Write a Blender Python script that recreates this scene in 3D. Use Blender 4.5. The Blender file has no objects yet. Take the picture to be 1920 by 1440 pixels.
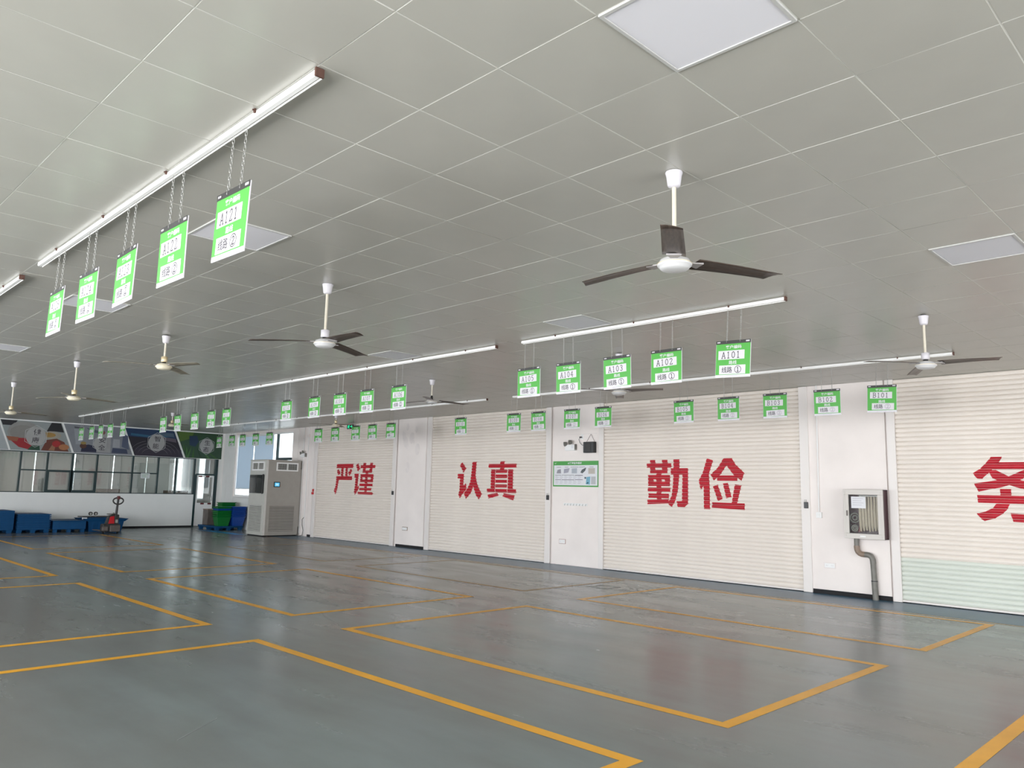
import bpy, math, random
from mathutils import Vector, Matrix
random.seed(7)
C = bpy.context.scene.collection
PI = math.pi
scn = bpy.context.scene

# ------------------------------------------------------------------ dimensions
EYE = 1.636          # camera height
H = 3.627            # ceiling height
W = 13.53            # plane of the shutter wall
XB = -29.68          # plane of the glazed partition
XR = 6.0             # end wall behind the camera
YL = -5.2            # open side of the hall behind the camera
XO = -33.6           # outer wall of the back room
TX, TY, T = -1.907, 2.347, 0.6   # ceiling grid origin and tile size

# ------------------------------------------------------------------ camera
cam = bpy.data.cameras.new('camera')
cam.sensor_width = 36.0
cam.lens = 1447.9 / 1920 * 36.0
cam.clip_end = 300
camo = bpy.data.objects.new('camera', cam)
C.objects.link(camo)
rot = Matrix.Rotation(0.7890, 4, 'Z') @ Matrix.Rotation(1.7085, 4, 'X') @ Matrix.Rotation(0.0226, 4, 'Z')
camo.matrix_world = Matrix.Translation((0, 0, EYE)) @ rot
scn.camera = camo

# ------------------------------------------------------------------ view
scn.view_settings.view_transform = 'Standard'
scn.view_settings.look = 'None'
scn.view_settings.gamma = 1.0
scn.view_settings.use_curve_mapping = False
scn.view_settings.exposure = -0.13

# ------------------------------------------------------------------ world: bright hazy daylight
wd = bpy.data.worlds.new('world')
scn.world = wd
wd.use_nodes = True
wd.node_tree.nodes['Background'].inputs[0].default_value = (0.88, 0.93, 1.0, 1)
wd.node_tree.nodes['Background'].inputs[1].default_value = 6.5

# ------------------------------------------------------------------ daylight through the open shutters of the near sides
def area(name, loc, rot, sx, sy, power, col):
    l = bpy.data.lights.new(name, 'AREA')
    l.shape = 'RECTANGLE'; l.size = sx; l.size_y = sy; l.energy = power; l.color = col
    o = bpy.data.objects.new(name, l); C.objects.link(o)
    o.location = loc; o.rotation_euler = rot
    return o
OPEN_L = [(-25.0, -20.6), (-18.9, -14.5), (-12.8, -8.4), (-6.7, -2.3), (-0.6, 3.8)]
POW_L = [380, 240, 320, 580, 480]
COL_L = [(.94, .97, 1.0), (.95, .97, 1.0), (.97, .97, .985), (.985, .97, .97), (1.0, .965, .935)]
for (a, b), p, co in zip(OPEN_L, POW_L, COL_L):
    area('daylight_door', ((a + b) / 2, YL - 0.05, 1.6), (PI / 2, 0, 0), b - a, 3.1, p, co)
area('daylight_end', (XR + 0.05, 6.0, 1.6), (PI / 2, 0, PI / 2), 9.0, 3.1, 210, (1.0, 0.945, 0.885))

# ------------------------------------------------------------------ materials
def mat(name, col, rough=0.5, metal=0.0, spec=0.5, noise=0.0, nscale=6.0, bump=0.0, bscale=40.0, emit=None, es=0.0,
        rvar=0.0, island=0.0, stretch=None, coat=0.0):
    m = bpy.data.materials.new(name); m.use_nodes = True
    nt = m.node_tree; N = nt.nodes; L = nt.links
    b = N['Principled BSDF']
    b.inputs['Base Color'].default_value = (*col, 1)
    b.inputs['Roughness'].default_value = rough
    b.inputs['Metallic'].default_value = metal
    b.inputs['Specular IOR Level'].default_value = spec
    b.inputs['Coat Weight'].default_value = coat
    tc = N.new('ShaderNodeTexCoord')
    mp = N.new('ShaderNodeMapping')
    L.new(tc.outputs['Object'], mp.inputs[0])
    if stretch: mp.inputs['Scale'].default_value = stretch
    fac = None
    if noise or rvar:
        n = N.new('ShaderNodeTexNoise'); n.inputs['Scale'].default_value = nscale; n.inputs['Detail'].default_value = 5
        L.new(mp.outputs[0], n.inputs['Vector'])
        fac = n.outputs['Fac']
    if noise:
        r = N.new('ShaderNodeMapRange'); r.inputs[1].default_value = .25; r.inputs[2].default_value = .75
        r.inputs[3].default_value = 1 - noise; r.inputs[4].default_value = 1 + noise
        L.new(fac, r.inputs[0])
        mx = N.new('ShaderNodeVectorMath'); mx.operation = 'SCALE'
        mx.inputs[0].default_value = col
        L.new(r.outputs[0], mx.inputs['Scale'])
        out = mx.outputs[0]
        if island:
            g = N.new('ShaderNodeNewGeometry')
            r2 = N.new('ShaderNodeMapRange'); r2.inputs[3].default_value = 1 - island; r2.inputs[4].default_value = 1 + island
            L.new(g.outputs['Random Per Island'], r2.inputs[0])
            m2 = N.new('ShaderNodeVectorMath'); m2.operation = 'SCALE'
            L.new(out, m2.inputs[0]); L.new(r2.outputs[0], m2.inputs['Scale']); out = m2.outputs[0]
        L.new(out, b.inputs['Base Color'])
    if rvar:
        r = N.new('ShaderNodeMapRange'); r.inputs[1].default_value = .3; r.inputs[2].default_value = .7
        r.inputs[3].default_value = max(0, rough - rvar); r.inputs[4].default_value = rough + rvar
        L.new(fac, r.inputs[0]); L.new(r.outputs[0], b.inputs['Roughness'])
    if bump:
        n = N.new('ShaderNodeTexNoise'); n.inputs['Scale'].default_value = bscale; n.inputs['Detail'].default_value = 3
        L.new(mp.outputs[0], n.inputs['Vector'])
        bp = N.new('ShaderNodeBump'); bp.inputs['Strength'].default_value = bump; bp.inputs['Distance'].default_value = 0.01
        L.new(n.outputs['Fac'], bp.inputs['Height']); L.new(bp.outputs[0], b.inputs['Normal'])
    if emit:
        b.inputs['Emission Color'].default_value = (*emit, 1); b.inputs['Emission Strength'].default_value = es
    return m

def glass_mat(name, tint=(1, 1, 1), refl=0.10, rough=0.02, k=.6):
    m = bpy.data.materials.new(name); m.use_nodes = True
    nt = m.node_tree; N = nt.nodes; L = nt.links
    N.remove(N['Principled BSDF'])
    t = N.new('ShaderNodeBsdfTransparent'); t.inputs[0].default_value = (*tint, 1)
    g = N.new('ShaderNodeBsdfGlossy'); g.inputs['Roughness'].default_value = rough
    f = N.new('ShaderNodeLayerWeight'); f.inputs[0].default_value = 0.25
    ma = N.new('ShaderNodeMath'); ma.operation = 'MULTIPLY_ADD'; ma.inputs[1].default_value = k; ma.inputs[2].default_value = refl
    L.new(f.outputs['Fresnel'], ma.inputs[0])
    mx = N.new('ShaderNodeMixShader')
    L.new(ma.outputs[0], mx.inputs[0]); L.new(t.outputs[0], mx.inputs[1]); L.new(g.outputs[0], mx.inputs[2])
    L.new(mx.outputs[0], N['Material Output'].inputs[0])
    return m

def cloth_mat(name, col, trans):
    m = bpy.data.materials.new(name); m.use_nodes = True
    nt = m.node_tree; N = nt.nodes; L = nt.links
    N.remove(N['Principled BSDF'])
    d = N.new('ShaderNodeBsdfDiffuse'); d.inputs[0].default_value = (*col, 1)
    t = N.new('ShaderNodeBsdfTranslucent'); t.inputs[0].default_value = (*col, 1)
    mx = N.new('ShaderNodeMixShader'); mx.inputs[0].default_value = trans
    L.new(d.outputs[0], mx.inputs[1]); L.new(t.outputs[0], mx.inputs[2]); L.new(mx.outputs[0], N['Material Output'].inputs[0])
    return m

def floor_mat():
    m = bpy.data.materials.new('grey_epoxy_floor'); m.use_nodes = True
    nt = m.node_tree; N = nt.nodes; L = nt.links
    b = N['Principled BSDF']
    g = N.new('ShaderNodeNewGeometry')
    n1 = N.new('ShaderNodeTexNoise'); n1.inputs['Scale'].default_value = 0.5; n1.inputs['Detail'].default_value = 8; n1.inputs['Roughness'].default_value = .6
    mp = N.new('ShaderNodeMapping'); mp.inputs['Scale'].default_value = (0.35, 1.3, 1)
    L.new(g.outputs['Position'], n1.inputs['Vector']); L.new(g.outputs['Position'], mp.inputs[0])
    n2 = N.new('ShaderNodeTexNoise'); n2.inputs['Scale'].default_value = 1.6; n2.inputs['Detail'].default_value = 7
    L.new(mp.outputs[0], n2.inputs['Vector'])
    cr = N.new('ShaderNodeValToRGB')
    cr.color_ramp.elements[0].position = .34; cr.color_ramp.elements[0].color = (0.152, 0.178, 0.177, 1)
    cr.color_ramp.elements[1].position = .66; cr.color_ramp.elements[1].color = (0.215, 0.264, 0.270, 1)
    ad = N.new('ShaderNodeMath'); ad.operation = 'ADD'
    h1 = N.new('ShaderNodeMath'); h1.operation = 'MULTIPLY'; h1.inputs[1].default_value = .5
    h2 = N.new('ShaderNodeMath'); h2.operation = 'MULTIPLY'; h2.inputs[1].default_value = .5
    L.new(n1.outputs['Fac'], h1.inputs[0]); L.new(n2.outputs['Fac'], h2.inputs[0])
    L.new(h1.outputs[0], ad.inputs[0]); L.new(h2.outputs[0], ad.inputs[1]); L.new(ad.outputs[0], cr.inputs[0])
    # pale scuffs
    n3 = N.new('ShaderNodeTexNoise'); n3.inputs['Scale'].default_value = 3.2; n3.inputs['Detail'].default_value = 9; n3.inputs['Roughness'].default_value = .75
    mp3 = N.new('ShaderNodeMapping'); mp3.inputs['Scale'].default_value = (1.0, .45, 1); mp3.inputs['Rotation'].default_value = (0, 0, .5)
    L.new(g.outputs['Position'], mp3.inputs[0]); L.new(mp3.outputs[0], n3.inputs['Vector'])
    r3 = N.new('ShaderNodeMapRange'); r3.inputs[1].default_value = .67; r3.inputs[2].default_value = .80; r3.inputs[3].default_value = 0; r3.inputs[4].default_value = .55
    L.new(n3.outputs['Fac'], r3.inputs[0])
    mx = N.new('ShaderNodeMixRGB'); mx.inputs[2].default_value = (.42, .45, .44, 1)
    # warm reflected light and grime, mixed into the colour in broad patches
    n5 = N.new('ShaderNodeTexNoise'); n5.inputs['Scale'].default_value = .22; n5.inputs['Detail'].default_value = 6
    L.new(mp.outputs[0], n5.inputs['Vector'])
    r5 = N.new('ShaderNodeMapRange'); r5.inputs[1].default_value = .40; r5.inputs[2].default_value = .58; r5.inputs[3].default_value = .05; r5.inputs[4].default_value = .60
    L.new(n5.outputs['Fac'], r5.inputs[0])
    m5 = N.new('ShaderNodeMixRGB'); m5.inputs[2].default_value = (.175, .162, .148, 1)
    L.new(r5.outputs[0], m5.inputs[0]); L.new(cr.outputs[0], m5.inputs[1])
    L.new(r3.outputs[0], mx.inputs[0]); L.new(m5.outputs[0], mx.inputs[1])
    L.new(mx.outputs[0], b.inputs['Base Color'])
    rr = N.new('ShaderNodeMapRange'); rr.inputs[1].default_value = .3; rr.inputs[2].default_value = .7; rr.inputs[3].default_value = .19; rr.inputs[4].default_value = .29
    L.new(n2.outputs['Fac'], rr.inputs[0]); L.new(rr.outputs[0], b.inputs['Roughness'])
    n4 = N.new('ShaderNodeTexNoise'); n4.inputs['Scale'].default_value = 5; n4.inputs['Detail'].default_value = 2
    L.new(g.outputs['Position'], n4.inputs['Vector'])
    bp = N.new('ShaderNodeBump'); bp.inputs['Strength'].default_value = .03; bp.inputs['Distance'].default_value = .02
    L.new(n4.outputs['Fac'], bp.inputs['Height']); L.new(bp.outputs[0], b.inputs['Normal'])
    return m

M = {
 'floor': floor_mat(),
 'yellow': mat('yellow_floor_paint', (.84, .41, .018), .38, noise=.12, nscale=2.5),
 'yellow_worn': mat('worn_orange_floor_paint', (.42, .26, .09), .4, noise=.35, nscale=1.5),
 'blue_floor': mat('blue_floor_paint', (.05, .125, .20), .32, noise=.25, nscale=1.2),
 'bright_blue_floor': mat('bright_blue_floor_paint', (.03, .25, .55), .3, noise=.15),
 'scratch': mat('hairline_scratch', (.28, .30, .29), .5),
 'pale_mark': mat('faded_white_floor_paint', (.36, .38, .38), .5, noise=.3, nscale=9),
 'tile': mat('grey_white_metal_ceiling', (.445, .437, .392), .30, spec=.6, noise=.035, nscale=3, bump=.05, bscale=9, island=.03),
 'seam': mat('seam_glint_white', (.80, .80, .75), .4),  # white stands for light caught by the bevelled tile edges
 'void': mat('dark_void', (.01, .01, .012), .8),
 'wall': mat('cream_white_wall', (.85, .79, .755), .55, noise=.05, nscale=1.6, bump=.03, bscale=12),
 'wall_grey': mat('pale_grey_panel', (.82, .83, .81), .5, noise=.04, nscale=1.2),
 'rail': mat('cream_guide_rail', (.78, .74, .71), .4),
 'slat': mat('cream_shutter_slat', (.80, .735, .665), .42, noise=.05, nscale=1.3),
 'slat_green': mat('pale_green_shutter_slat', (.66, .70, .63), .42, noise=.05, nscale=1.3),
 'letter_red': mat('red_stencil_paint', (.46, .004, .018), .5, noise=.16, nscale=7),
 'halo_pink': mat('pink_overspray', (.78, .42, .42), .55),
 'white': mat('white_paint', (.84, .84, .83), .38),
 'track': mat('white_enamel_track', (.92, .92, .90), .3),
 'white_lilac': mat('white_plastic', (.64, .62, .655), .4),
 'cream': mat('cream_enamel', (.66, .61, .50), .35, noise=.06),
 'hub': mat('fan_housing_white', (.62, .62, .62), .35),
 'hub_old': mat('yellowed_fan_housing', (.80, .74, .58), .35),
 'bracket': mat('grey_blade_bracket', (.42, .40, .40), .4, metal=.3),
 'gold': mat('gold_ring', (.70, .58, .36), .35, metal=.3),
 'rust': mat('rusty_steel', (.12, .06, .045), .6, metal=.4, noise=.3, nscale=30),
 'blade': mat('dusty_brown_metal_blade', (.10, .075, .062), .35, metal=.5, noise=.4, nscale=14, stretch=(1, 6, 1)),
 'blade_pale': mat('dusty_beige_blade', (.30, .27, .21), .5, metal=.2, noise=.4, nscale=10),
 'chain': mat('zinc_chain', (.42, .42, .40), .3, metal=.6),
 'green': mat('green_sign_print', (.075, .39, .055), .42),
 'green_dark': mat('deep_green_print', (.055, .32, .055), .42),
 'black': mat('black_plastic', (.012, .012, .013), .4),
 'dark': mat('charcoal_print', (.03, .028, .028), .45),
 'ink': mat('dark_ink', (.06, .055, .065), .5),
 'ink_faded': mat('faded_ink', (.42, .40, .44), .5),
 'card': mat('white_label_card', (.66, .645, .675), .5),
 'frame_green': mat('dark_green_window_frame', (.012, .035, .038), .35),
 'glass': glass_mat('window_glass', (.93, .95, .94), .10),
 'glass_clear': glass_mat('cabinet_glass', (.95, .96, .95), .004, .15, k=.08),
 'glass_dark': mat('smoked_glass', (.012, .016, .016), .06, spec=.1),
 'blind': cloth_mat('pale_blue_roller_blind', (.62, .70, .77), .30),
 'blind_grey': cloth_mat('grey_white_roller_blind', (.62, .63, .60), .09),
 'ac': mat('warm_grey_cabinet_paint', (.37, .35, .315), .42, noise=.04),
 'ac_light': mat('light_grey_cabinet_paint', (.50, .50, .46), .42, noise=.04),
 'ac_vent': mat('vent_interior', (.02, .02, .028), .5),
 'screen': mat('touch_screen', (.05, .3, .5), .2, emit=(.10, .55, .85), es=.75),
 'screen_pale': mat('touch_screen_panel', (.3, .6, .8), .2, emit=(.45, .8, .95), es=.7),
 'blue': mat('blue_plastic', (.003, .06, .17), .55, spec=.25, noise=.12, nscale=4),
 'blue2': mat('bright_blue_plastic', (.006, .055, .30), .3),
 'green_pl': mat('green_plastic', (.004, .15, .025), .28),
 'red': mat('red_plastic', (.50, .008, .015), .3),
 'red_dark': mat('dark_red_paint', (.12, .012, .015), .35),
 'jack': mat('dirty_black_steel', (.03, .028, .027), .5, noise=.3),
 'jack_grey': mat('worn_grey_steel', (.12, .10, .09), .5, noise=.3),
 'cab_white': mat('cream_cabinet_frame', (.62, .59, .55), .45),
 'maroon': mat('maroon_cabinet_side', (.045, .008, .014), .35),
 'pipe': mat('grey_pipe_paint', (.17, .165, .145), .42, noise=.2, nscale=9),
 'pipe_joint': mat('rusty_pipe_joint', (.27, .20, .15), .5, noise=.3, nscale=12),
 'hose': mat('canvas_fire_hose', (.42, .36, .28), .7, noise=.12, nscale=20),
 'paper': mat('white_paper', (.72, .73, .76), .55),
 'brown': mat('brown_cardboard', (.16, .11, .08), .7, noise=.15),
 'exit': mat('lit_exit_green', (.0, .5, .2), .4, emit=(.02, .95, .45), es=1.3),
 'stain': mat('faint_grey_stain', (.79, .735, .71), .6, noise=.06),
 'pink': mat('pinkish_box_rim', (.55, .42, .40), .5),
}

def pm(col, r=.45):
    k = 'print_%d_%d_%d' % tuple(int(c * 255) for c in col)
    if k not in M:
        M[k] = mat(k, tuple(c * .62 for c in col), r, noise=.08, nscale=4)
    return M[k]

# ------------------------------------------------------------------ mesh builder
class MB:
    def __init__(s): s.v = []; s.f = []; s.mi = []; s.sm = []; s.cur = 0; s.mats = []
    def use(s, m):
        if m not in s.mats: s.mats.append(m)
        s.cur = s.mats.index(m); return s
    def add(s, vs, fs, smooth=False):
        b = len(s.v); s.v += [tuple(v) for v in vs]
        for f in fs:
            s.f.append(tuple(b + i for i in f)); s.mi.append(s.cur); s.sm.append(smooth)
    def box(s, x0, x1, y0, y1, z0, z1, bev=0):
        if bev:
            b = bev; P = []
            for z, k in ((z0, b), (z0 + b, 0), (z1 - b, 0), (z1, b)):
                xs = (x0 + k, x1 - k); ys = (y0 + k, y1 - k); q = b - k * .5
                q = b * .6 if k == 0 else 0
                P.append([(xs[0] + q, ys[0], z), (xs[1] - q, ys[0], z), (xs[1], ys[0] + q, z), (xs[1], ys[1] - q, z),
                          (xs[1] - q, ys[1], z), (xs[0] + q, ys[1], z), (xs[0], ys[1] - q, z), (xs[0], ys[0] + q, z)])
            vs = sum(P, []); fs = []
            for r in range(3):
                for i in range(8):
                    j = (i + 1) % 8; fs.append((r * 8 + i, r * 8 + j, r * 8 + 8 + j, r * 8 + 8 + i))
            fs.append(tuple(range(7, -1, -1))); fs.append(tuple(range(24, 32)))
            s.add(vs, fs); return s
        v = [(x0, y0, z0), (x1, y0, z0), (x1, y1, z0), (x0, y1, z0), (x0, y0, z1), (x1, y0, z1), (x1, y1, z1), (x0, y1, z1)]
        s.add(v, [(3, 2, 1, 0), (4, 5, 6, 7), (0, 1, 5, 4), (1, 2, 6, 5), (2, 3, 7, 6), (3, 0, 4, 7)]); return s
    def lathe(s, prof, cx=0, cy=0, n=24, cap=True):
        vs = []; fs = []
        for r, z in prof:
            for i in range(n):
                a = 2 * PI * i / n; vs.append((cx + r * math.cos(a), cy + r * math.sin(a), z))
        for k in range(len(prof) - 1):
            for i in range(n):
                j = (i + 1) % n; fs.append((k * n + i, k * n + j, (k + 1) * n + j, (k + 1) * n + i))
        s.add(vs, fs, True)
        if cap:
            for k, rev in ((0, True), (len(prof) - 1, False)):
                if prof[k][0] > 1e-4:
                    ring = [vs[k * n + i] for i in range(n)]
                    s.add(ring, [tuple(range(n - 1, -1, -1)) if rev else tuple(range(n))])
        return s
    def tube(s, pts, r, n=10, closed=False, cap=True):
        pts = [Vector(p) for p in pts]; vs = []; fs = []; m = len(pts); up = None
        for i, p in enumerate(pts):
            if closed: t = (pts[(i + 1) % m] - pts[i - 1])
            else: t = pts[min(i + 1, m - 1)] - pts[max(i - 1, 0)]
            t.normalize()
            if up is None:
                up = Vector((0, 0, 1)) if abs(t.z) < .9 else Vector((1, 0, 0))
            a = t.cross(up)
            if a.length < 1e-5: a = t.cross(Vector((0, 1, 0)))
            a.normalize(); b = a.cross(t).normalized(); up = b
            rr = r[i] if isinstance(r, (list, tuple)) else r
            for k in range(n):
                q = 2 * PI * k / n; vs.append(p + a * rr * math.cos(q) + b * rr * math.sin(q))
        for i in range(m if closed else m - 1):
            for k in range(n):
                l = (k + 1) % n; i2 = (i + 1) % m
                fs.append((i * n + k, i * n + l, i2 * n + l, i2 * n + k))
        s.add(vs, fs, True)
        if cap and not closed:
            s.add(vs[:n], [tuple(range(n))]); s.add(vs[-n:], [tuple(range(n - 1, -1, -1))])
        return s
    def poly(s, pts3):
        s.add(pts3, [tuple(range(len(pts3)))]); return s
    def mesh(s, name):
        me = bpy.data.meshes.new(name)
        me.from_pydata(s.v, [], s.f)
        for m in s.mats: me.materials.append(m)
        me.polygons.foreach_set('material_index', s.mi); me.polygons.foreach_set('use_smooth', s.sm)
        me.update(); return me
    def build(s, name, m=None, parent=None, loc=None, **k):
        if m is not None and not s.mats: s.mats = [m]
        return ob(name, s.mesh(name), parent, loc, **k)

def ob(name, me, parent=None, loc=None, rz=0, label=None):
    o = bpy.data.objects.new(name, me); C.objects.link(o)
    if loc is not None: o.location = loc
    if rz: o.rotation_euler = (0, 0, rz)
    if parent is not None: o.parent = parent
    if label: o['label'] = label
    return o
def thing(name, label, cat, loc=(0, 0, 0), rz=0, group=None):
    o = bpy.data.objects.new(name, None); C.objects.link(o)
    o.empty_display_size = .1
    o.location = loc; o.rotation_euler = (0, 0, rz); tag(o, label, cat, group); return o
def tag(o, label, cat, group=None):
    o['label'] = label; o['category'] = cat
    if group: o['group'] = group
    return o
def struct(o, label, cat):
    o['kind'] = 'structure'; o['label'] = label; o['category'] = cat; return o
def dup(root, loc, rz=None):
    r = root.copy(); C.objects.link(r); r.location = loc
    if rz is not None: r.rotation_euler = (0, 0, rz)
    for ch in list(root.children):
        c = ch.copy(); C.objects.link(c); c.parent = r
        for g in list(ch.children):
            d = g.copy(); C.objects.link(d); d.parent = c
    return r

# ------------------------------------------------------------------ lettering
def text_raw(body, offset=0.0, res=2):
    c = bpy.data.curves.new('lettering', 'FONT'); c.body = body; c.resolution_u = res; c.offset = offset
    o = bpy.data.objects.new('lettering', c); C.objects.link(o)
    dg = bpy.context.evaluated_depsgraph_get()
    me = bpy.data.meshes.new_from_object(o.evaluated_get(dg))
    v = [tuple(p.co) for p in me.vertices]; f = [tuple(p.vertices) for p in me.polygons]
    bpy.data.objects.remove(o); bpy.data.meshes.remove(me); bpy.data.curves.remove(c)
    return v, f
_tc = {}
def text_into(mb, body, x0, x1, z0, z1, place, offset=0.0, res=2):
    """lettering fitted to the box x0..x1, z0..z1 of a plane; place(u, v) gives the 3D point"""
    k = (body, offset, res)
    if k not in _tc: _tc[k] = text_raw(body, offset, res)
    v, f = _tc[k]
    if not v: return
    ax = min(p[0] for p in v); bx = max(p[0] for p in v); ay = min(p[1] for p in v); by = max(p[1] for p in v)
    mb.add([place(x0 + (p[0] - ax) / (bx - ax) * (x1 - x0), z0 + (p[1] - ay) / (by - ay) * (z1 - z0)) for p in v], f)
GL = {
 'A': [[(0, 0), (.5, 2), (1, 0)], [(.2, .7), (.8, .7)], [(-.15, 0), (.22, 0)], [(.78, 0), (1.15, 0)]],
 'B': [[(.1, 0), (.1, 2), (.65, 2), (.9, 1.75), (.9, 1.3), (.6, 1.06), (.1, 1.06)], [(.6, 1.06), (1, .75), (1, .3), (.65, 0), (-.08, 0)], [(-.08, 2), (.1, 2)]],
 '0': [[(.5, 2), (.82, 1.7), (.95, 1), (.82, .3), (.5, 0), (.18, .3), (.05, 1), (.18, 1.7), (.5, 2)]],
 '1': [[(.25, 1.75), (.5, 2), (.5, 0)], [(.22, 0), (.8, 0)]],
 '2': [[(.1, 1.5), (.2, 1.85), (.5, 2), (.8, 1.85), (.9, 1.5), (.7, 1.05), (.08, 0), (.95, 0), (.98, .3)]],
 '3': [[(.1, 1.7), (.5, 2), (.85, 1.75), (.85, 1.35), (.45, 1.08), (.9, .75), (.9, .3), (.5, 0), (.08, .3)]],
 '4': [[(.72, 0), (.72, 2), (.02, .6), (1.02, .6)], [(.5, 0), (.95, 0)]],
 '5': [[(.88, 2), (.22, 2), (.15, 1.1), (.55, 1.25), (.92, .9), (.9, .35), (.5, 0), (.08, .25)]],
 '6': [[(.85, 1.8), (.5, 2), (.15, 1.5), (.08, .6), (.3, .08), (.6, 0), (.9, .35), (.86, .9), (.5, 1.15), (.13, .8)]],
 '7': [[(.08, 1.7), (.1, 2), (.92, 2), (.5, 1), (.42, 0)]],
 '8': [[(.5, 2), (.82, 1.8), (.8, 1.3), (.5, 1.05), (.2, 1.3), (.18, 1.8), (.5, 2)], [(.5, 1.05), (.92, .7), (.9, .25), (.5, 0), (.1, .25), (.08, .7), (.5, 1.05)]],
 '9': [[(.15, .2), (.5, 0), (.85, .5), (.92, 1.4), (.7, 1.92), (.4, 2), (.1, 1.65), (.14, 1.1), (.5, .85), (.87, 1.2)]],
}
def strokes(mb, lines, sx, sz, ox, oz, w, place):
    for ln in lines:
        for (a, b), (c, d) in zip(ln, ln[1:]):
            p = Vector((ox + a * sx, oz + b * sz)); q = Vector((ox + c * sx, oz + d * sz))
            t = (q - p)
            if t.length < 1e-6: continue
            t.normalize(); n = Vector((-t.y, t.x)) * w / 2; e = t * w * .3
            mb.poly([place(*(p - n - e)), place(*(q - n + e)), place(*(q + n + e)), place(*(p + n - e))])

# ================================================================== SETTING
# floor
fl = MB(); fl.box(XO, XR, YL - .3, W + .25, -.2, 0)
floor = fl.build('floor', M['floor']); struct(floor, 'grey epoxy floor with yellow painted bays', 'floor')

def ring(x0, x1, y0, y1, w=.105, z=.0015):
    mb = MB()
    def q(a, b, c, d): mb.poly([(a, c, z), (b, c, z), (b, d, z), (a, d, z)])
    q(x0, x1, y0, y0 + w); q(x0, x1, y1 - w, y1); q(x0, x0 + w, y0 + w, y1 - w); q(x1 - w, x1, y0 + w, y1 - w)
    return mb
cols = [(-1.62, 3.4), (-7.98, -2.97), (-14.08, -9.1), (-20.2, -15.28), (-26.4, -21.4)]
for c, (a, b) in enumerate(cols):
    for r, (y0, y1) in enumerate([(1.04, 4.17), (5.19, 8.32)]):
        ring(a, b, y0, y1).build('bay_outline', M['yellow'], floor)
    if c < 4:
        ring(a, b, 9.42, 12.2, .10 if c < 2 else .09).build('bay_outline', M['yellow'] if c < 2 else M['yellow_worn'], floor)
mb = MB()
mb.poly([(-28, 12.31, .0012), (XR, 12.31, .0012), (XR, 12.36, .0012), (-28, 12.36, .0012)])
mb.build('painted_line', M['yellow_worn'], floor, label='thin worn orange line along the blue edge strip')
mb = MB(); mb.poly([(-24.9, 12.42, .001), (XR, 12.42, .001), (XR, W, .001), (-24.9, W, .001)])
mb.build('edge_strip', M['blue_floor'], floor, label='blue painted strip along the shutters')
mb = MB(); mb.poly([(-27.7, 11.9, .0011), (-24.8, 11.9, .0011), (-24.8, 12.3, .0011), (-27.7, 12.3, .0011)])
mb.build('floor_patch', M['bright_blue_floor'], floor, label='bright blue painted patch beside the cooler')
mb = ring(-8.93, -8.48, 10.82, 11.27, .1, .0013)
for k in range(5):
    x = -8.3 + k * .13
    for a, b in ((10.95, 10.99), (11.08, 11.12), (11.2, 11.24)):
        if (k + int(a * 10)) % 3: mb.poly([(x, a, .0013), (x + .1, a, .0013), (x + .1, b, .0013), (x, b, .0013)])
mb.build('faded_mark', M['pale_mark'], floor, label='faded whitish square mark on the floor')
# long hairline scratches
mb = MB()
for (x0, y0, x1, y1) in [(-4.4, 1.75, -3.7, 1.35), (-5.5, 2.6, -5.2, 2.2), (-9.1, 5.6, -8.2, 5.3)]:
    d = Vector((x1 - x0, y1 - y0)).normalized(); n = Vector((-d.y, d.x)) * .0022
    mb.poly([(x0 - n.x, y0 - n.y, .001), (x1 - n.x, y1 - n.y, .001), (x1 + n.x, y1 + n.y, .001), (x0 + n.x, y0 + n.y, .001)])
mb.build('scratch', M['scratch'], floor)

# ceiling slab with metal tiles
mb = MB(); mb.box(XO, XR, YL - .3, W + .25, H + .03, H + .25)
ceil = mb.build('ceiling', M['void']); struct(ceil, 'suspended ceiling of glossy grey white metal tiles', 'ceiling')
def tile_mesh(mb, x0, y0, s=.5925, n=6, dome=.0022, tx=0, ty=0, dz=0):
    vs = []; fs = []
    o = (T - s) / 2
    for i in range(n + 1):
        for j in range(n + 1):
            u = i / n * 2 - 1; v = j / n * 2 - 1
            z = -dome * (1 - u * u) * (1 - v * v) + u * tx + v * ty + dz
            vs.append((x0 + o + i / n * s, y0 + o + j / n * s, z))
    for i in range(n):
        for j in range(n):
            a = i * (n + 1) + j; fs.append((a, a + 1, a + n + 2, a + n + 1))
    mb.add(vs, fs, True)
    x1, y1 = x0 + T - o, y0 + T - o; x0 += o; y0 += o
    b = .0025
    mb.add([(x0, y0, dz), (x1, y0, dz), (x1, y1, dz), (x0, y1, dz), (x0 - b, y0 - b, .006), (x1 + b, y0 - b, .006), (x1 + b, y1 + b, .006), (x0 - b, y1 + b, .006)],
           [(0, 1, 5, 4), (1, 2, 6, 5), (2, 3, 7, 6), (3, 0, 4, 7)])
PANELS = [(0, -1), (0, 6), (0, 12), (0, 19), (7, -1), (7, 6), (7, 12)]   # (i, j): cell y index, cell j index counted to the left
def cell(i, j): return TX - (j + 1) * T, TY + i * T
inv = camo.matrix_world.inverted()
def px(p):
    q = inv @ Vector(p)
    if q.z > -.1: return None
    return (960 + 1447.9 * q.x / -q.z, 720 - 1447.9 * q.y / -q.z)
cells = []
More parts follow.
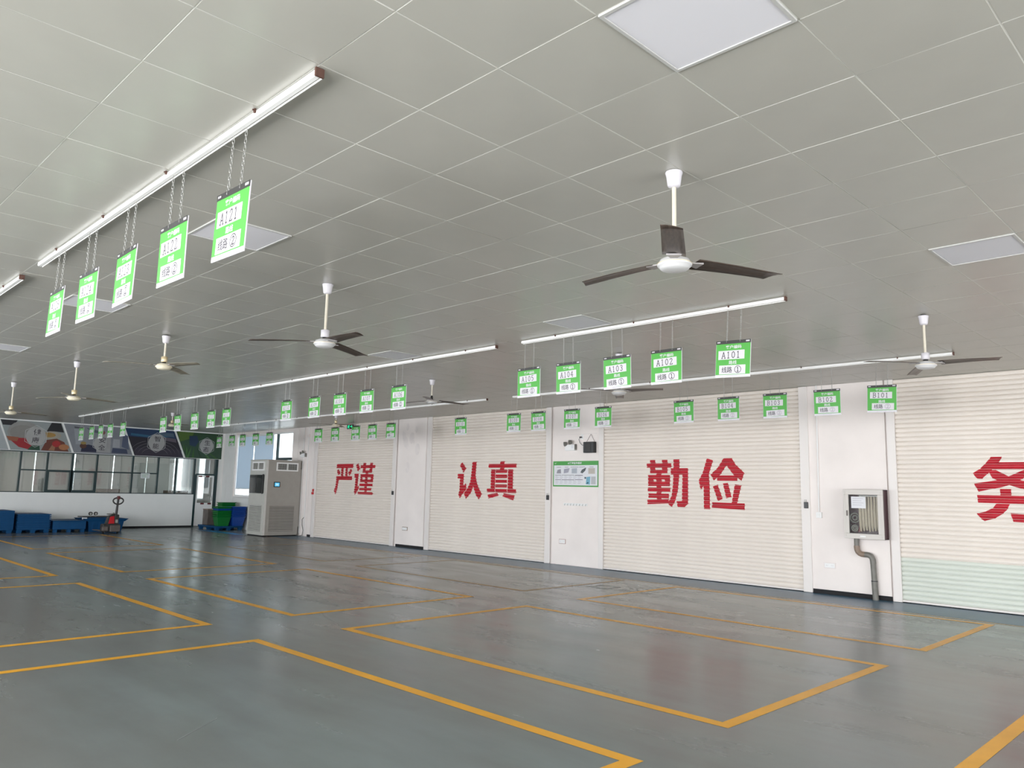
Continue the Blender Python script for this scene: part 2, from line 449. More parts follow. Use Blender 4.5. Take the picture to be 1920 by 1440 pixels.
for i in range(-13, 19):
    for j in range(-14, 53):
        if (i, j) in PANELS: continue
        x0, y0 = cell(i, j)
        if x0 < XO or x0 + T > XR + .05 or y0 < YL - .4: continue
        y1 = min(y0 + T, W)
        if y0 > W - .05: continue
        c = [px((x, y, H)) for x in (x0, x0 + T) for y in (y0, y0 + T)]
        score = 0
        if all(c):
            xs = [max(0, min(1920, p[0])) for p in c]; ys = [max(0, min(1440, p[1])) for p in c]
            a = 0; o4 = [0, 1, 3, 2]
            for k in range(4):
                k2 = o4[(k + 1) % 4]; k1 = o4[k]; a += xs[k1] * ys[k2] - xs[k2] * ys[k1]
            score = abs(a) / 2
        cells.append((score, i, j))
cells.sort(key=lambda c: -c[0])
variants = []
for k in range(8):
    mb = MB(); tile_mesh(mb, 0, 0, tx=random.uniform(-.0008, .0008), ty=random.uniform(-.0008, .0008), dome=random.uniform(.0010, .0028), dz=random.uniform(-.0005, .0005))
    mb.mats = [M['tile']]; variants.append(mb.mesh('ceiling_tile'))
rest = MB()
for n, (sc, i, j) in enumerate(cells):
    x0, y0 = cell(i, j)
    if n < 300 and sc > 0:
        ob('ceiling_tile', random.choice(variants), ceil, (x0, y0, H))
    else:
        tile_mesh(rest, x0, y0, n=5, tx=random.uniform(-.0008, .0008), ty=random.uniform(-.0008, .0008), dome=random.uniform(.0008, .0026))
o = rest.build('ceiling_tiles', M['tile'], ceil, (0, 0, H)); o['kind'] = 'stuff'
sm = MB(); sm.box(-.008, .008, YL, W, 0, .004); sm.mats = [M['seam']]; sme = sm.mesh('seam_glint')  # bright strips in the tile gaps, edge light put into the colour
for j in range(-13, 53):
    x = TX - j * T
    if XO < x < XR: ob('seam_glint', sme, ceil, (x, 0, H + .0015))
sm = MB(); sm.box(XO, XR, -.008, .008, 0, .004); sm.mats = [M['seam']]; sme = sm.mesh('seam_glint')
for i in range(-12, 19):
    y = TY + i * T
    if YL < y < W: ob('seam_glint', sme, ceil, (0, y, H + .0015))

# ------------------------------------------------------------------ shutter wall
DOORS = [(-22.62, -18.41), (-16.70, -12.36), (-10.70, -6.17), (-4.60, .05), (1.6, 5.6)]
WIN = (-28.6, -24.3, 1.21, 3.52)
BW = (-32.9, -31.3, 1.0, 2.9)
mb = MB()
def wseg(x0, x1, z0=0., z1=H + .03): mb.box(x0, x1, W, W + .22, z0, z1)
wseg(XO, BW[0]); wseg(BW[0], BW[1], 0, BW[2]); wseg(BW[0], BW[1], BW[3])
wseg(BW[1], WIN[0]); wseg(WIN[0], WIN[1], 0, WIN[2]); wseg(WIN[0], WIN[1], WIN[3], H + .03)
prev = WIN[1]
for a, b in DOORS: wseg(prev, a); wseg(a, b, 3.66); prev = b
wseg(prev, XR)
wr = mb.build('wall_right', M['wall']); struct(wr, 'cream white wall holding the red-lettered roller shutters', 'wall')
# metal panels between the shutters, standing proud, with a dark gap at the foot
for a, b, g in [(-18.19, -16.92, 1), (-12.14, -10.80, 0), (-6.05, -4.73, 1), (-23.05, -22.82, 1), (.25, 1.4, 1)]:
    mb = MB(); mb.box(a, b, W - .03, W, .075 if g else .01, 3.6 if not g else H - .002, .004)
    mb.build('wall_panel', M['wall'], wr)
    if g:
        mb = MB(); mb.box(a, b, W - .012, W, .001, .072); mb.build('shadow_gap', M['void'], wr)
mb = MB(); mb.box(-12.10, -10.88, W - .036, W - .03, 2.95, 2.962); mb.build('panel_joint', M['stain'], wr)
for a, b in [(-24.3, -23.92), (-23.9, -23.5), (-23.48, -23.08)]:
    mb = MB(); mb.box(a, b, W - .02, W, .02, H - .002, .003); mb.build('wall_panel', M['wall'], wr)
for a, b in [(XB + .06, -29.18), (-29.17, -28.68)]:
    mb = MB(); mb.box(a, b, W - .015, W, .02, H - .002, .003); mb.build('wall_panel', M['wall_grey'], wr)
mb = MB(); mb.box(-28.66, -24.32, W - .015, W, .02, 1.16, .003); mb.build('wall_panel', M['wall_grey'], wr)
# faint stains on the pilaster
mb = MB()
random.seed(3)
for k in range(12):
    x = random.uniform(-18.0, -17.15); z = random.uniform(2.2, 3.4); r = random.uniform(.03, .11)
    mb.poly([(x + r * math.cos(t), W - .0312 - k * .00005, z + r * 1.6 * math.sin(t)) for t in [i * PI / 7 for i in range(14)]])
mb.build('stain', M['stain'], wr)
random.seed(7)

# ---- stencilled characters, drawn as polygons in the units of their own box (x right, y down)
def R4(a, b, c, d): return [(a, b), (c, b), (c, d), (a, d)]
CH = {
 'yan': ((130, 810, 170, 1280), [[(200, 180), (805, 175), (800, 325), (195, 325)], R4(370, 320, 455, 625), R4(528, 320, 608, 625),
   [(275, 360), (345, 490), (320, 560), (260, 570), (210, 425)], [(720, 350), (765, 400), (760, 450), (690, 600), (630, 500)],
   R4(200, 620, 780, 750), [(200, 745), (300, 745), (260, 1070), (200, 1280), (130, 1140), (185, 980)]]),
 'jin': ((920, 1620, 150, 1275), [[(1030, 155), (1110, 375), (1060, 410), (1030, 460), (960, 240)],
   [(920, 530), (1070, 530), (1055, 700), (1040, 1000), (1095, 940), (1090, 1050), (970, 1275), (925, 1160), (950, 980), (960, 670), (920, 670)],
   R4(1120, 235, 1615, 335), R4(1208, 155, 1303, 235), R4(1438, 155, 1533, 235), R4(1200, 335, 1295, 420), R4(1425, 335, 1520, 420),
   R4(1195, 418, 1515, 495), R4(1295, 495, 1385, 550), R4(1130, 550, 1570, 655), R4(1130, 655, 1200, 735), R4(1290, 655, 1375, 735), R4(1480, 655, 1568, 735),
   R4(1122, 735, 1560, 825), R4(1285, 825, 1375, 872), R4(1110, 872, 1552, 965), R4(1280, 965, 1368, 1022), R4(1108, 1022, 1515, 1105), R4(1280, 1105, 1365, 1162),
   [(1060, 1162), (1550, 1165), (1580, 1200), (1560, 1255), (1060, 1245)]]),
 'ren': ((145, 825, 140, 1185), [[(265, 150), (385, 340), (335, 380), (325, 440), (285, 435), (275, 380), (195, 240)],
   [(145, 480), (320, 475), (310, 810), (385, 740), (400, 905), (270, 1085), (235, 1160), (210, 1150), (175, 1050), (205, 950), (210, 610), (145, 610)],
   [(545, 145), (660, 145), (640, 520), (600, 780), (530, 1000), (460, 1095), (395, 1180), (365, 1110), (330, 1030), (430, 880), (500, 700), (530, 400)],
   [(640, 520), (680, 720), (740, 880), (825, 1030), (790, 1100), (745, 1185), (660, 1060), (600, 880), (570, 740)]]),
 'zhen': ((975, 1740, 130, 1215), [R4(1312, 130, 1425, 205), R4(1005, 205, 1732, 310), R4(1312, 310, 1422, 365), R4(1075, 362, 1188, 902), R4(1520, 362, 1650, 908),
   R4(1198, 365, 1500, 458), R4(1198, 505, 1500, 605), R4(1198, 650, 1500, 735), R4(1198, 782, 1500, 868), R4(1198, 912, 1500, 1012), R4(975, 905, 1186, 1008), R4(1512, 912, 1735, 1015),
   [(1000, 1070), (1260, 1022), (1290, 1100), (1130, 1150), (1020, 1190)], [(1425, 1024), (1705, 1080), (1670, 1215), (1560, 1180), (1390, 1110)]]),
 'qin': ((280, 880, 165, 890), [R4(330, 170, 408, 225), R4(505, 170, 585, 225), R4(280, 225, 640, 290), R4(330, 290, 408, 322), R4(505, 290, 585, 322), R4(330, 322, 585, 375),
   R4(420, 375, 495, 402), R4(300, 402, 622, 470), R4(300, 470, 380, 505), R4(418, 470, 500, 505), R4(543, 470, 622, 505), R4(300, 505, 618, 572), R4(425, 572, 495, 594),
   R4(295, 594, 623, 655), R4(425, 655, 495, 686), R4(305, 686, 603, 755), R4(425, 755, 495, 780), [(288, 785), (430, 778), (600, 762), (600, 835), (290, 855)],
   R4(670, 165, 755, 300), R4(630, 300, 873, 397), [(668, 397), (752, 397), (730, 640), (690, 800), (640, 888), (585, 830), (640, 720), (660, 560)],
   [(795, 397), (873, 397), (870, 830), (820, 880), (725, 880), (710, 795), (785, 790)]]),
 'jian': ((1035, 1722, 160, 910), [[(1165, 160), (1262, 190), (1195, 390), (1205, 600), (1205, 910), (1112, 910), (1110, 570), (1065, 630), (1035, 490), (1100, 370)],
   [(1420, 160), (1540, 160), (1460, 270), (1370, 400), (1270, 490), (1220, 400), (1330, 300)], [(1420, 160), (1540, 160), (1600, 260), (1720, 375), (1680, 490), (1560, 400), (1462, 268)],
   R4(1320, 412, 1620, 490), [(1255, 575), (1325, 545), (1400, 755), (1325, 785)], [(1405, 530), (1480, 520), (1530, 720), (1450, 745)],
   [(1580, 540), (1675, 555), (1610, 810), (1530, 810)], [(1240, 805), (1720, 810), (1715, 905), (1235, 885)]]),
 'wu': ((355, 1700, 150, 1330), [[(715, 155), (920, 155), (850, 270), (690, 420), (520, 560), (430, 550), (355, 455), (500, 370), (620, 260)],
   [(800, 256), (1520, 256), (1500, 385), (700, 385)], [(1330, 385), (1500, 385), (1250, 560), (1020, 665), (860, 712), (640, 750), (450, 795), (365, 642), (600, 610), (800, 580), (1020, 510), (1230, 420)],
   [(640, 400), (790, 395), (1020, 512), (1250, 585), (1690, 640), (1640, 790), (1200, 722), (1020, 665), (800, 580), (720, 545)],
   R4(845, 735, 1045, 852), [(415, 852), (1450, 858), (1445, 1000), (425, 992)], [(765, 1000), (1010, 1000), (950, 1110), (860, 1190), (720, 1270), (530, 1325), (470, 1290), (385, 1190), (560, 1150), (700, 1080)],
   [(1270, 1000), (1445, 1000), (1420, 1200), (1350, 1330), (1050, 1320), (1005, 1165), (1260, 1180)]]),
}
PITCH = .0745
ZS = .045
YS = W - .004      # base plane of the slats
def slat_y(z):
    t = ((z - ZS) / PITCH) % 1.0
    if t < .10: return 0.018
    return -.015 * math.sin(PI * (t - .10) / .90) ** .7
def clip(poly, z, keep_above):
    out = []
    for a, b in zip(poly, poly[1:] + poly[:1]):
        ia = (a[1] >= z) == keep_above; ib = (b[1] >= z) == keep_above
        if ia: out.append(a)
        if ia != ib:
            t = (z - a[1]) / (b[1] - a[1]); out.append((a[0] + t * (b[0] - a[0]), z))
    return out
def tri(poly):
    from mathutils.geometry import tessellate_polygon
    t = tessellate_polygon([[Vector((p[0], p[1], 0)) for p in poly]])
    return [[poly[i] for i in f] for f in t]
cuts = [.035, .099, .101, .2, .32, .46, .62, .78, .9, .985]
def stencil(keys, boxes, parent, extra=0.0):
    mb = MB(); mb.use(M['letter_red']); n = 0
    for key, (x0, x1, z0, z1) in zip(keys, boxes):
        (a, b, c, d), polys = CH[key]
        for pi_, p in enumerate(polys):
            q = [(x0 + (u - a) / (b - a) * (x1 - x0), z1 - (v - c) / (d - c) * (z1 - z0)) for u, v in p]
            off = .0012 + .00025 * (pi_ % 5)
            for tr in tri(q):
                zmin = min(t[1] for t in tr); zmax = max(t[1] for t in tr)
                s0 = int((zmin - ZS) / PITCH) - 1; s1 = int((zmax - ZS) / PITCH) + 1
                for s in range(s0, s1 + 1):
                    for k in range(len(cuts) - 1):
                        za = ZS + (s + cuts[k]) * PITCH; zb = ZS + (s + cuts[k + 1]) * PITCH
                        if zb < zmin or za > zmax: continue
                        r = clip(clip(tr, za, True), zb, False) if True else tr
                        if len(r) >= 3:
                            mb.poly([(u, YS + slat_y(max(min(v, zb - 1e-5), za + 1e-5)) - off, v) for u, v in r])
    return mb.build('lettering', None, parent)
DL = ['roller shutter with red characters beside the tall cooler cabinet', 'roller shutter with red characters between two wall panels, second from the cooler',
      'widest roller shutter with two red characters left of the fire hose cabinet', 'roller shutter with pale green foot right of the fire hose cabinet',
      'plain roller shutter beyond the right edge of the view']
LET = [(('yan', 'jin'), ((-21.55, -20.50, 1.40, 2.37), (-20.42, -19.33, 1.41, 2.39))),
       (('ren', 'zhen'), ((-15.57, -14.61, 1.40, 2.37), (-14.43, -13.38, 1.41, 2.37))),
       (('qin', 'jian'), ((-9.54, -8.53, 1.38, 2.35), (-8.30, -7.31, 1.37, 2.36))),
       (('wu',), ((-3.47, -2.50, 1.34, 2.32),)), None]
GREEN_DN = [0, 0, 0, .68, 0]
for d, (a, b) in enumerate(DOORS):
    mb = MB(); mb.box(a - .02, b + .02, W + .03, W + .06, .0, 3.66)
    dr = mb.build('door_%d' % (d + 1), M['rail']); struct(dr, DL[d], 'roller shutter')
    # slat profile
    prof = [(t, slat_y(ZS + t * PITCH)) for t in (0.001, .099, .10, .14, .22, .34, .48, .62, .76, .88, .95, .999)]
    sb = MB(); vs = []; fs = []
    for t, y in prof:
        vs += [(0, y, t * PITCH), (b - a, y, t * PITCH)]
    n = len(prof)
    for k in range(n - 1): fs.append((2 * k, 2 * k + 1, 2 * k + 3, 2 * k + 2))
    vs += [(0, .024, .0), (b - a, .024, 0), (0, .024, PITCH * .999), (b - a, .024, PITCH * .999)]
    m_ = 2 * n
    fs += [(0, m_, m_ + 1, 1), (2 * n - 2, 2 * n - 1, m_ + 3, m_ + 2), (m_, m_ + 2, m_ + 3, m_ + 1)]
    sb.add(vs, fs); sb.mats = [M['slat']]; me = sb.mesh('slat')
    sb.mats = [M['slat_green']]; meg = sb.mesh('slat')
    z = ZS; k = 0
    while z + PITCH < H + .01:
        gmesh = z < GREEN_DN[d] - .03
        ob('slat', meg if gmesh else me, dr, (a, YS, z), label='pale green repainted slat' if gmesh else None)
        z += PITCH; k += 1
    mb = MB(); mb.box(a, b, W - .028, W + .012, .014, ZS - .001, .004); mb.build('bottom_bar', M['rail'], dr)
    mb = MB(); mb.box(a, b, W - .022, W + .015, .0, .014); mb.build('leak_strip', M['void'], dr)  # black strip added to stop light leaking under the shutter
    for s in (0, 1):
        wl = .14 if (d, s) in ((0, 0), (0, 1)) else (.13 if s else .10)
        x0, x1 = (a - wl, a + .03) if s == 0 else (b - .03, b + wl)
        if (d, s) == (1, 0): x0 = -16.86
        mb = MB(); mb.box(x0, x1, W - .055, W - .018, .005, H - .004, .005)
        g = mb.build('guide_rail', M['rail'], dr)
    if LET[d]:
        for kk, bb in zip(*LET[d]): stencil((kk,), (bb,), dr)
    # latch on the right guide rail
    if d < 3:
        mb = MB(); mb.use(M['black']); mb.box(b + .03, b + .10, W - .085, W - .055, 1.45, 1.56, .006)
        mb.use(M['chain']); mb.tube([(b + .05, W - .09, 1.56), (b + .05, W - .09, 1.6), (b + .08, W - .09, 1.6), (b + .08, W - .09, 1.56)], .004, 6)
        mb.build('latch', None, dr, label='small black latch')
mb = MB(); mb.use(M['red']); mb.box(-22.76, -22.68, W - .10, W - .055, 1.38, 1.46, .006); mb.box(-22.74, -22.67, W - .09, W - .055, 1.47, 1.56, .01)
mb.build('latch', None, bpy.data.objects['door_1'], label='small red latch')

# ------------------------------------------------------------------ side window with two roller blinds
x0, x1, z0, z1 = WIN
mb = MB()
fw = .05
mb.box(x0, x1, W + .04, W + .12, z0, z0 + fw); mb.box(x0, x1, W + .04, W + .12, z1 - fw, z1)
mb.box(x0, x0 + fw, W + .04, W + .12, z0 + fw, z1 - fw); mb.box(x1 - fw, x1, W + .04, W + .12, z0 + fw, z1 - fw)
w1 = mb.build('window_1', M['white']); struct(w1, 'side window behind the cooler with two pale blue roller blinds', 'window')
for xm, w_ in ((-27.18, .05), (-25.52, .07)):
    mb = MB(); mb.box(xm - w_ / 2, xm + w_ / 2, W + .045, W + .115, z0 + fw, z1 - fw)
    mb.build('mullion', M['frame_green'] if xm > -26 else M['white'], w1)
mb = MB(); mb.box(-25.48, x1 - fw, W + .03, W + .12, 2.53, 2.62); mb.build('transom', M['frame_green'], w1)
mb = MB(); mb.box(-24.95, -24.90, W + .045, W + .115, z0 + fw, 2.53); mb.build('mullion', M['frame_green'], w1)
for a, b in ((x0 + fw, -27.205), (-27.155, -25.555), (-25.485, x1 - fw)):
    mb = MB(); mb.box(a, b, W + .075, W + .083, z0 + fw, z1 - fw); mb.build('pane', M['glass'], w1)
mb = MB(); mb.box(x0 - .05, x1 + .05, W - .05, W + .04, z0 - .045, z0 - .001, .004); mb.build('window_sill', M['white'], w1)
for n_, (a, b, lab) in enumerate([(-28.47, -27.23, 'pale blue roller blind nearest the corner of the hall'), (-27.13, -25.72, 'pale blue roller blind beside the bare window bay')]):
    t = thing('roller_blind', lab, 'blind', ((a + b) / 2, W + .02, 3.44), 0, 'roller blinds on the side window')
    hw = (b - a) / 2
    mb = MB(); mb.box(-hw, hw, -.002, .002, -1.93, 0); mb.build('fabric', M['blind'], t)
    mb = MB(); mb.tube([(-hw, 0, .02), (hw, 0, .02)], .025, 12); mb.build('roller', M['white'], t)
    mb = MB(); mb.box(-hw, hw, -.012, .012, -1.96, -1.93, .003); mb.build('bottom_bar', M['white'], t)

# ------------------------------------------------------------------ glazed partition (back wall) with white dado panel
mb = MB(); mb.box(XB - .10, XB, YL, 12.46, .07, 1.235); mb.box(XB - .10, XB, 13.32, W, .07, 2.6)
wb = mb.build('wall_back', M['wall_grey']); struct(wb, 'white dado panels under the glazed partition at the far end', 'wall')
mb = MB(); mb.box(XB - .08, XB - .01, YL, 12.46, .001, .07); mb.build('shadow_gap', M['void'], wb)
mb = MB(); mb.box(XB - .12, XB - .005, YL, W, 2.60, H + .03); mb.build('upper_panel', M['wall_grey'], wb)
mb = MB(); mb.box(XB - .03, XB + .03, YL, W, H - .03, H - .001); mb.build('cornice', M['white'], wb)

G = M['frame_green']
part = MB(); part.box(XB - .09, XB - .01, YL, 12.46, 1.235, 1.262)
gl = part.build('window_2', G); struct(gl, 'glazed partition with dark green frames at the far end', 'window')
ys = [-2.0, .5, 3.2, 6.63, 7.42, 8.18, 8.97, 10.17, 11.07, 11.74, 12.43]
for k, y in enumerate(ys):
    hw = .028
    mb = MB(); mb.box(XB - .09, XB + .005, y - hw, y + hw, 1.262, 2.60); mb.build('mullion', G, gl)
mb = MB(); mb.box(XB - .09, XB + .0, YL, 12.43, 2.572, 2.60); mb.build('transom', G, gl)
for a, b in ((6.63, 7.42), (7.42, 8.18), (8.18, 8.97), (8.97, 10.17), (10.17, 11.07)):
    mb = MB(); mb.box(XB - .085, XB + .002, a + .028, b - .028, 1.955, 2.0); mb.build('transom', G, gl)
for a, b in zip(ys, ys[1:]):
    if a in (6.63, 7.42, 8.18, 8.97, 10.17):
        mb = MB(); mb.box(XB - .055, XB - .047, a + .028, b - .028, 2.0, 2.572); mb.build('pane', M['glass'], gl)
        mb = MB(); mb.box(XB - .055, XB - .047, a + .028, b - .028, 1.262, 1.955); mb.build('pane', M['glass'], gl)
    else:
        mb = MB(); mb.box(XB - .055, XB - .047, a + .028, b - .028, 1.262, 2.572); mb.build('pane', M['glass'], gl)
# heavy sliding sashes
for a, b in ((7.40, 8.20), (8.16, 8.99)):
    mb = MB()
    mb.box(XB - .02, XB + .035, a, b, 1.262, 1.33); mb.box(XB - .02, XB + .035, a, b, 1.93, 2.0)
    mb.box(XB - .02, XB + .035, a, a + .09, 1.33, 1.93); mb.box(XB - .02, XB + .035, b - .09, b, 1.33, 1.93)
    mb.build('sash', G, gl, label='thick dark green sliding sash')
mb = MB(); mb.use(M['paper']); mb.box(XB + .006, XB + .008, 10.47, 10.78, 1.80, 1.98)
mb.use(M['green_dark'])
for k in range(4): mb.box(XB + .008, XB + .009, 10.50, 10.50 + (.24 if k != 2 else .15), 1.945 - k * .035, 1.955 - k * .035)
tag(mb.build('notice_sheet'), 'small white notice with green lines taped on the partition glass', 'notice')

# door in the partition
mb = MB()
mb.box(XB - .09, XB + .03, 12.46, 12.53, 0, 2.0); mb.box(XB - .09, XB + .03, 13.22, 13.33, 0, 2.6); mb.box(XB - .09, XB + .03, 12.53, 13.22, 1.97, 2.03)
d6 = mb.build('door_6', G); struct(d6, 'dark framed glass door at the end of the partition, red and white tape', 'door')
mb = MB(); mb.box(XB - .05, XB - .042, 12.53, 13.22, 2.03, 2.57); mb.build('pane', M['glass'], d6)
mb = MB(); mb.box(XB - .03, XB + .01, 12.54, 12.60, .05, 1.96); mb.box(XB - .03, XB + .01, 12.6, 13.15, 1.90, 1.96); mb.box(XB - .03, XB + .01, 12.6, 13.15, .86, .92)
mb.box(XB - .03, XB + .01, 13.15, 13.21, .05, 1.96); mb.build('door_leaf', M['wall_grey'], d6)
mb = MB(); mb.box(XB - .02, XB - .012, 12.6, 13.15, .92, 1.90); mb.build('pane', M['glass'], d6)
mb = MB(); mb.box(XB - .025, XB, 12.6, 13.15, .05, .86); mb.build('door_panel', M['white'], d6)
for z, sh in ((1.93, 0), (.89, 1)):
    for k in range(4):
        mb = MB(); y = 12.6 + k * .14
        mb.box(XB + .0105, XB + .0125, y, y + .14, z - .03, z + .03)
        mb.build('warning_tape', M['red_dark'] if (k + sh) % 2 == 0 else M['white'], d6)
mb = MB(); mb.box(XB + .01, XB + .05, 13.12, 13.16, 1.0, 1.18, .006); mb.build('handle', M['chain'], d6)

# ------------------------------------------------------------------ back room behind the glass
mb = MB()
mb.box(XO - .2, XO, YL, 5.5, 0, H); mb.box(XO - .2, XO, 5.5, W + .2, 0, 1.0); mb.box(XO - .2, XO, 5.5, W + .2, 3.15, H + .03)
ow = mb.build('wall_outer', M['wall_grey']); struct(ow, 'outer wall of the back room with its blind-covered window band', 'wall')
mb = MB()
for y in [5.5, 6.7, 7.98, 9.33, 10.76, 12.08, 13.38]:
    mb.box(XO - .14, XO - .08, y - .02, y + .02, 1.0, 3.15)
mb.box(XO - .14, XO - .08, 5.5, W, 1.0, 1.05); mb.box(XO - .14, XO - .08, 5.5, W, 3.1, 3.15)
w3 = mb.build('window_3', M['white']); struct(w3, 'window band in the back room behind grey blinds', 'window')
mb = MB(); mb.box(XO - .115, XO - .109, 5.5, W, 1.05, 3.1); mb.build('pane', M['glass'], w3)
bl = [(5.52, 6.69, 1.05), (6.72, 7.95, 1.05), (7.99, 9.30, 1.05), (9.35, 10.74, 1.05), (10.775, 12.03, 1.05), (12.06, 13.18, 1.05)]
names = ['far left', 'second', 'third', 'fourth', 'fifth', 'sixth']
for k, (a, b, z) in enumerate(bl):
    t = thing('roller_blind', '%s grey blind seen through the partition glass, counted from the left' % names[k].capitalize(), 'blind', (XO + .02, (a + b) / 2, 3.16), 0, 'blinds in the back room')
    hw = (b - a) / 2
    mb = MB(); mb.box(-.002, .002, -hw, hw, z - 3.16 + random.uniform(-.02, .05), 0); mb.build('fabric', M['blind_grey'], t)
    mb = MB(); mb.tube([(0, -hw, .02), (0, hw, .02)], .022, 10); mb.build('roller', M['white'], t)
mb = MB(); a, b, c, d = BW
mb.box(a, b, W + .06, W + .1, c, c + .05); mb.box(a, b, W + .06, W + .1, d - .05, d); mb.box(a, a + .05, W + .06, W + .1, c + .05, d - .05); mb.box(b - .05, b, W + .06, W + .1, c + .05, d - .05)
mb.box((a + b) / 2 - .02, (a + b) / 2 + .02, W + .06, W + .1, c + .05, d - .05)
w4 = mb.build('window_4', M['white']); struct(w4, 'small bright window in the side wall of the back room', 'window')
mb = MB(); mb.box(a + .05, b - .05, W + .078, W + .084, c + .05, d - .05); mb.build('pane', M['glass'], w4)
# curtain
t = MB(); vs = []; fs = []; n = 40
for i in range(n + 1):
    x = -32.55 + i / n * .75; y = W - .06 + .03 * math.sin(i * 1.3); vs += [(x, y, 1.05), (x, y, 2.85)]
for i in range(n): fs.append((2 * i, 2 * i + 2, 2 * i + 3, 2 * i + 1))
t.add(vs, fs, True)
tag(t.build('curtain', M['blind_grey']), 'pale gathered curtain in the back room window behind the glass', 'curtain')
def desk(y0, y1, lab):
    t = thing('desk', lab, 'desk', (XB - .75, (y0 + y1) / 2, 0)); hw = (y1 - y0) / 2
    mb = MB(); mb.box(-.3, .3, -hw, hw, 1.12, 1.16, .005); mb.build('desk_top', M['white'], t)
    for sx in (-.26, .26):
        for sy in (-hw + .05, hw - .05):
            mb = MB(); mb.box(sx - .025, sx + .025, sy - .025, sy + .025, 0, 1.12); mb.build('leg', M['wall_grey'], t)
desk(8.6, 11.0, 'tall white bench behind the partition glass carrying cardboard boxes')
desk(11.5, 12.6, 'short white bench behind the glass next to the door')
for (y0, y1, h, lab, x) in [(9.28, 10.0, .22, 'brown cardboard box behind the glass above the pallet truck', -.75), (11.66, 12.5, .20, 'long brown box behind the glass beside the door', -.75), (9.04, 9.26, .10, 'small dark box left of the brown box behind glass', -.75)]:
    mb = MB(); mb.box(XB + x - .15, XB + x + .15, y0, y1, 1.162, 1.162 + h, .006)
    o = mb.build('cardboard_box', M['brown']); tag(o, lab, 'box', 'boxes behind the glass')
    mb = MB(); mb.box(XB + x - .03, XB + x + .03, y0 - .001, y1 + .001, 1.162 + h, 1.163 + h); mb.build('tape', M['pipe_joint'], o)

# ------------------------------------------------------------------ walls that close the hall outside the view
mb = MB(); pr = XO
for a, b in OPEN_L:
    mb.box(pr, a, YL - .2, YL, 0, H + .03); mb.box(a, b, YL - .2, YL, 3.3, H + .03); pr = b
mb.box(pr, XR, YL - .2, YL, 0, H + .03)
struct(mb.build('wall_left', M['wall']), 'near side wall with open doorways letting in daylight', 'wall')
mb = MB(); mb.box(XR, XR + .2, YL, 1.4, 0, H + .03); mb.box(XR, XR + .2, 10.6, W + .2, 0, H + .03); mb.box(XR, XR + .2, 1.4, 10.6, 3.3, H + .03)
struct(mb.build('wall_front', M['wall']), 'end wall behind the camera with a wide open doorway', 'wall')

# ================================================================== POSTERS on the upper back wall
PX = XB + .006
def poster(label, corners, polys, hexc, chars, name='wall_poster'):
    """polys: (colour, [(y, z)...]) clipped by hand to the panel; layers one millimetre apart"""
    mb = MB(); mb.use(pm(corners[0]))
    base = corners[1]
    n = len(base)
    v = [(XB + .001, y, z) for y, z in base] + [(PX, y, z) for y, z in base]
    mb.add(v, [tuple(range(n, 2 * n)), tuple(range(n - 1, -1, -1))] + [(i, (i + 1) % n, n + (i + 1) % n, n + i) for i in range(n)])
    o = mb.build(name); tag(o, label, 'poster', 'posters above the partition')
    mb = MB()
    for k, (col, pts) in enumerate(polys):
        mb.use(pm(col))
        for tr in tri(pts): mb.poly([(PX + .001 + k * .0004, y, z) for y, z in tr])
    mb.build('picture', None, o)
    if hexc:
        cy, cz, r = hexc; X = PX + .001 + len(polys) * .0004 + .001
        mb = MB(); mb.use(pm((.56, .56, .55)))
        mb.poly([(X, cy + r * math.cos(t), cz + r * 1.05 * math.sin(t)) for t in [i * 2 * PI / 20 for i in range(20)]])
        mb.use(pm((.75, .76, .76)))
        R_ = r * 1.22; hp = [(cy + R_ * math.sin(i * PI / 3), cz + R_ * math.cos(i * PI / 3)) for i in range(7)]
        strokes(mb, [hp], 1, 1, 0, 0, .012, lambda u, v: (X + .0005, u, v))
        mb.build('badge', None, o)
        for (chr_, dy, dz) in chars:
            mb = MB(); mb.use(M['ink'])
            text_into(mb, chr_, cy + dy - .11, cy + dy + .11, cz + dz - .10, cz + dz + .10, lambda u, v: (X + .001, u, v), .012)
            mb.build('lettering', None, o)
    return o
ZT, ZB = 3.592, 2.615
def edge(y0, y1, z): return y0 + (y1 - y0) * (ZT - z) / (ZT - ZB)
poster('pale blank poster at the far left above the partition', ((.55, .60, .62), [(2.0, ZB), (6.24, ZB), (5.86, ZT), (2.0, ZT)]), [], None, [])
def E1(z): return edge(5.92, 6.30, z)
def E2(z): return edge(7.72, 8.12, z)
def ell(cy, cz, ry, rz, n=14): return [(cy + ry * math.cos(i * 2 * PI / n), cz + rz * math.sin(i * 2 * PI / n)) for i in range(n)]
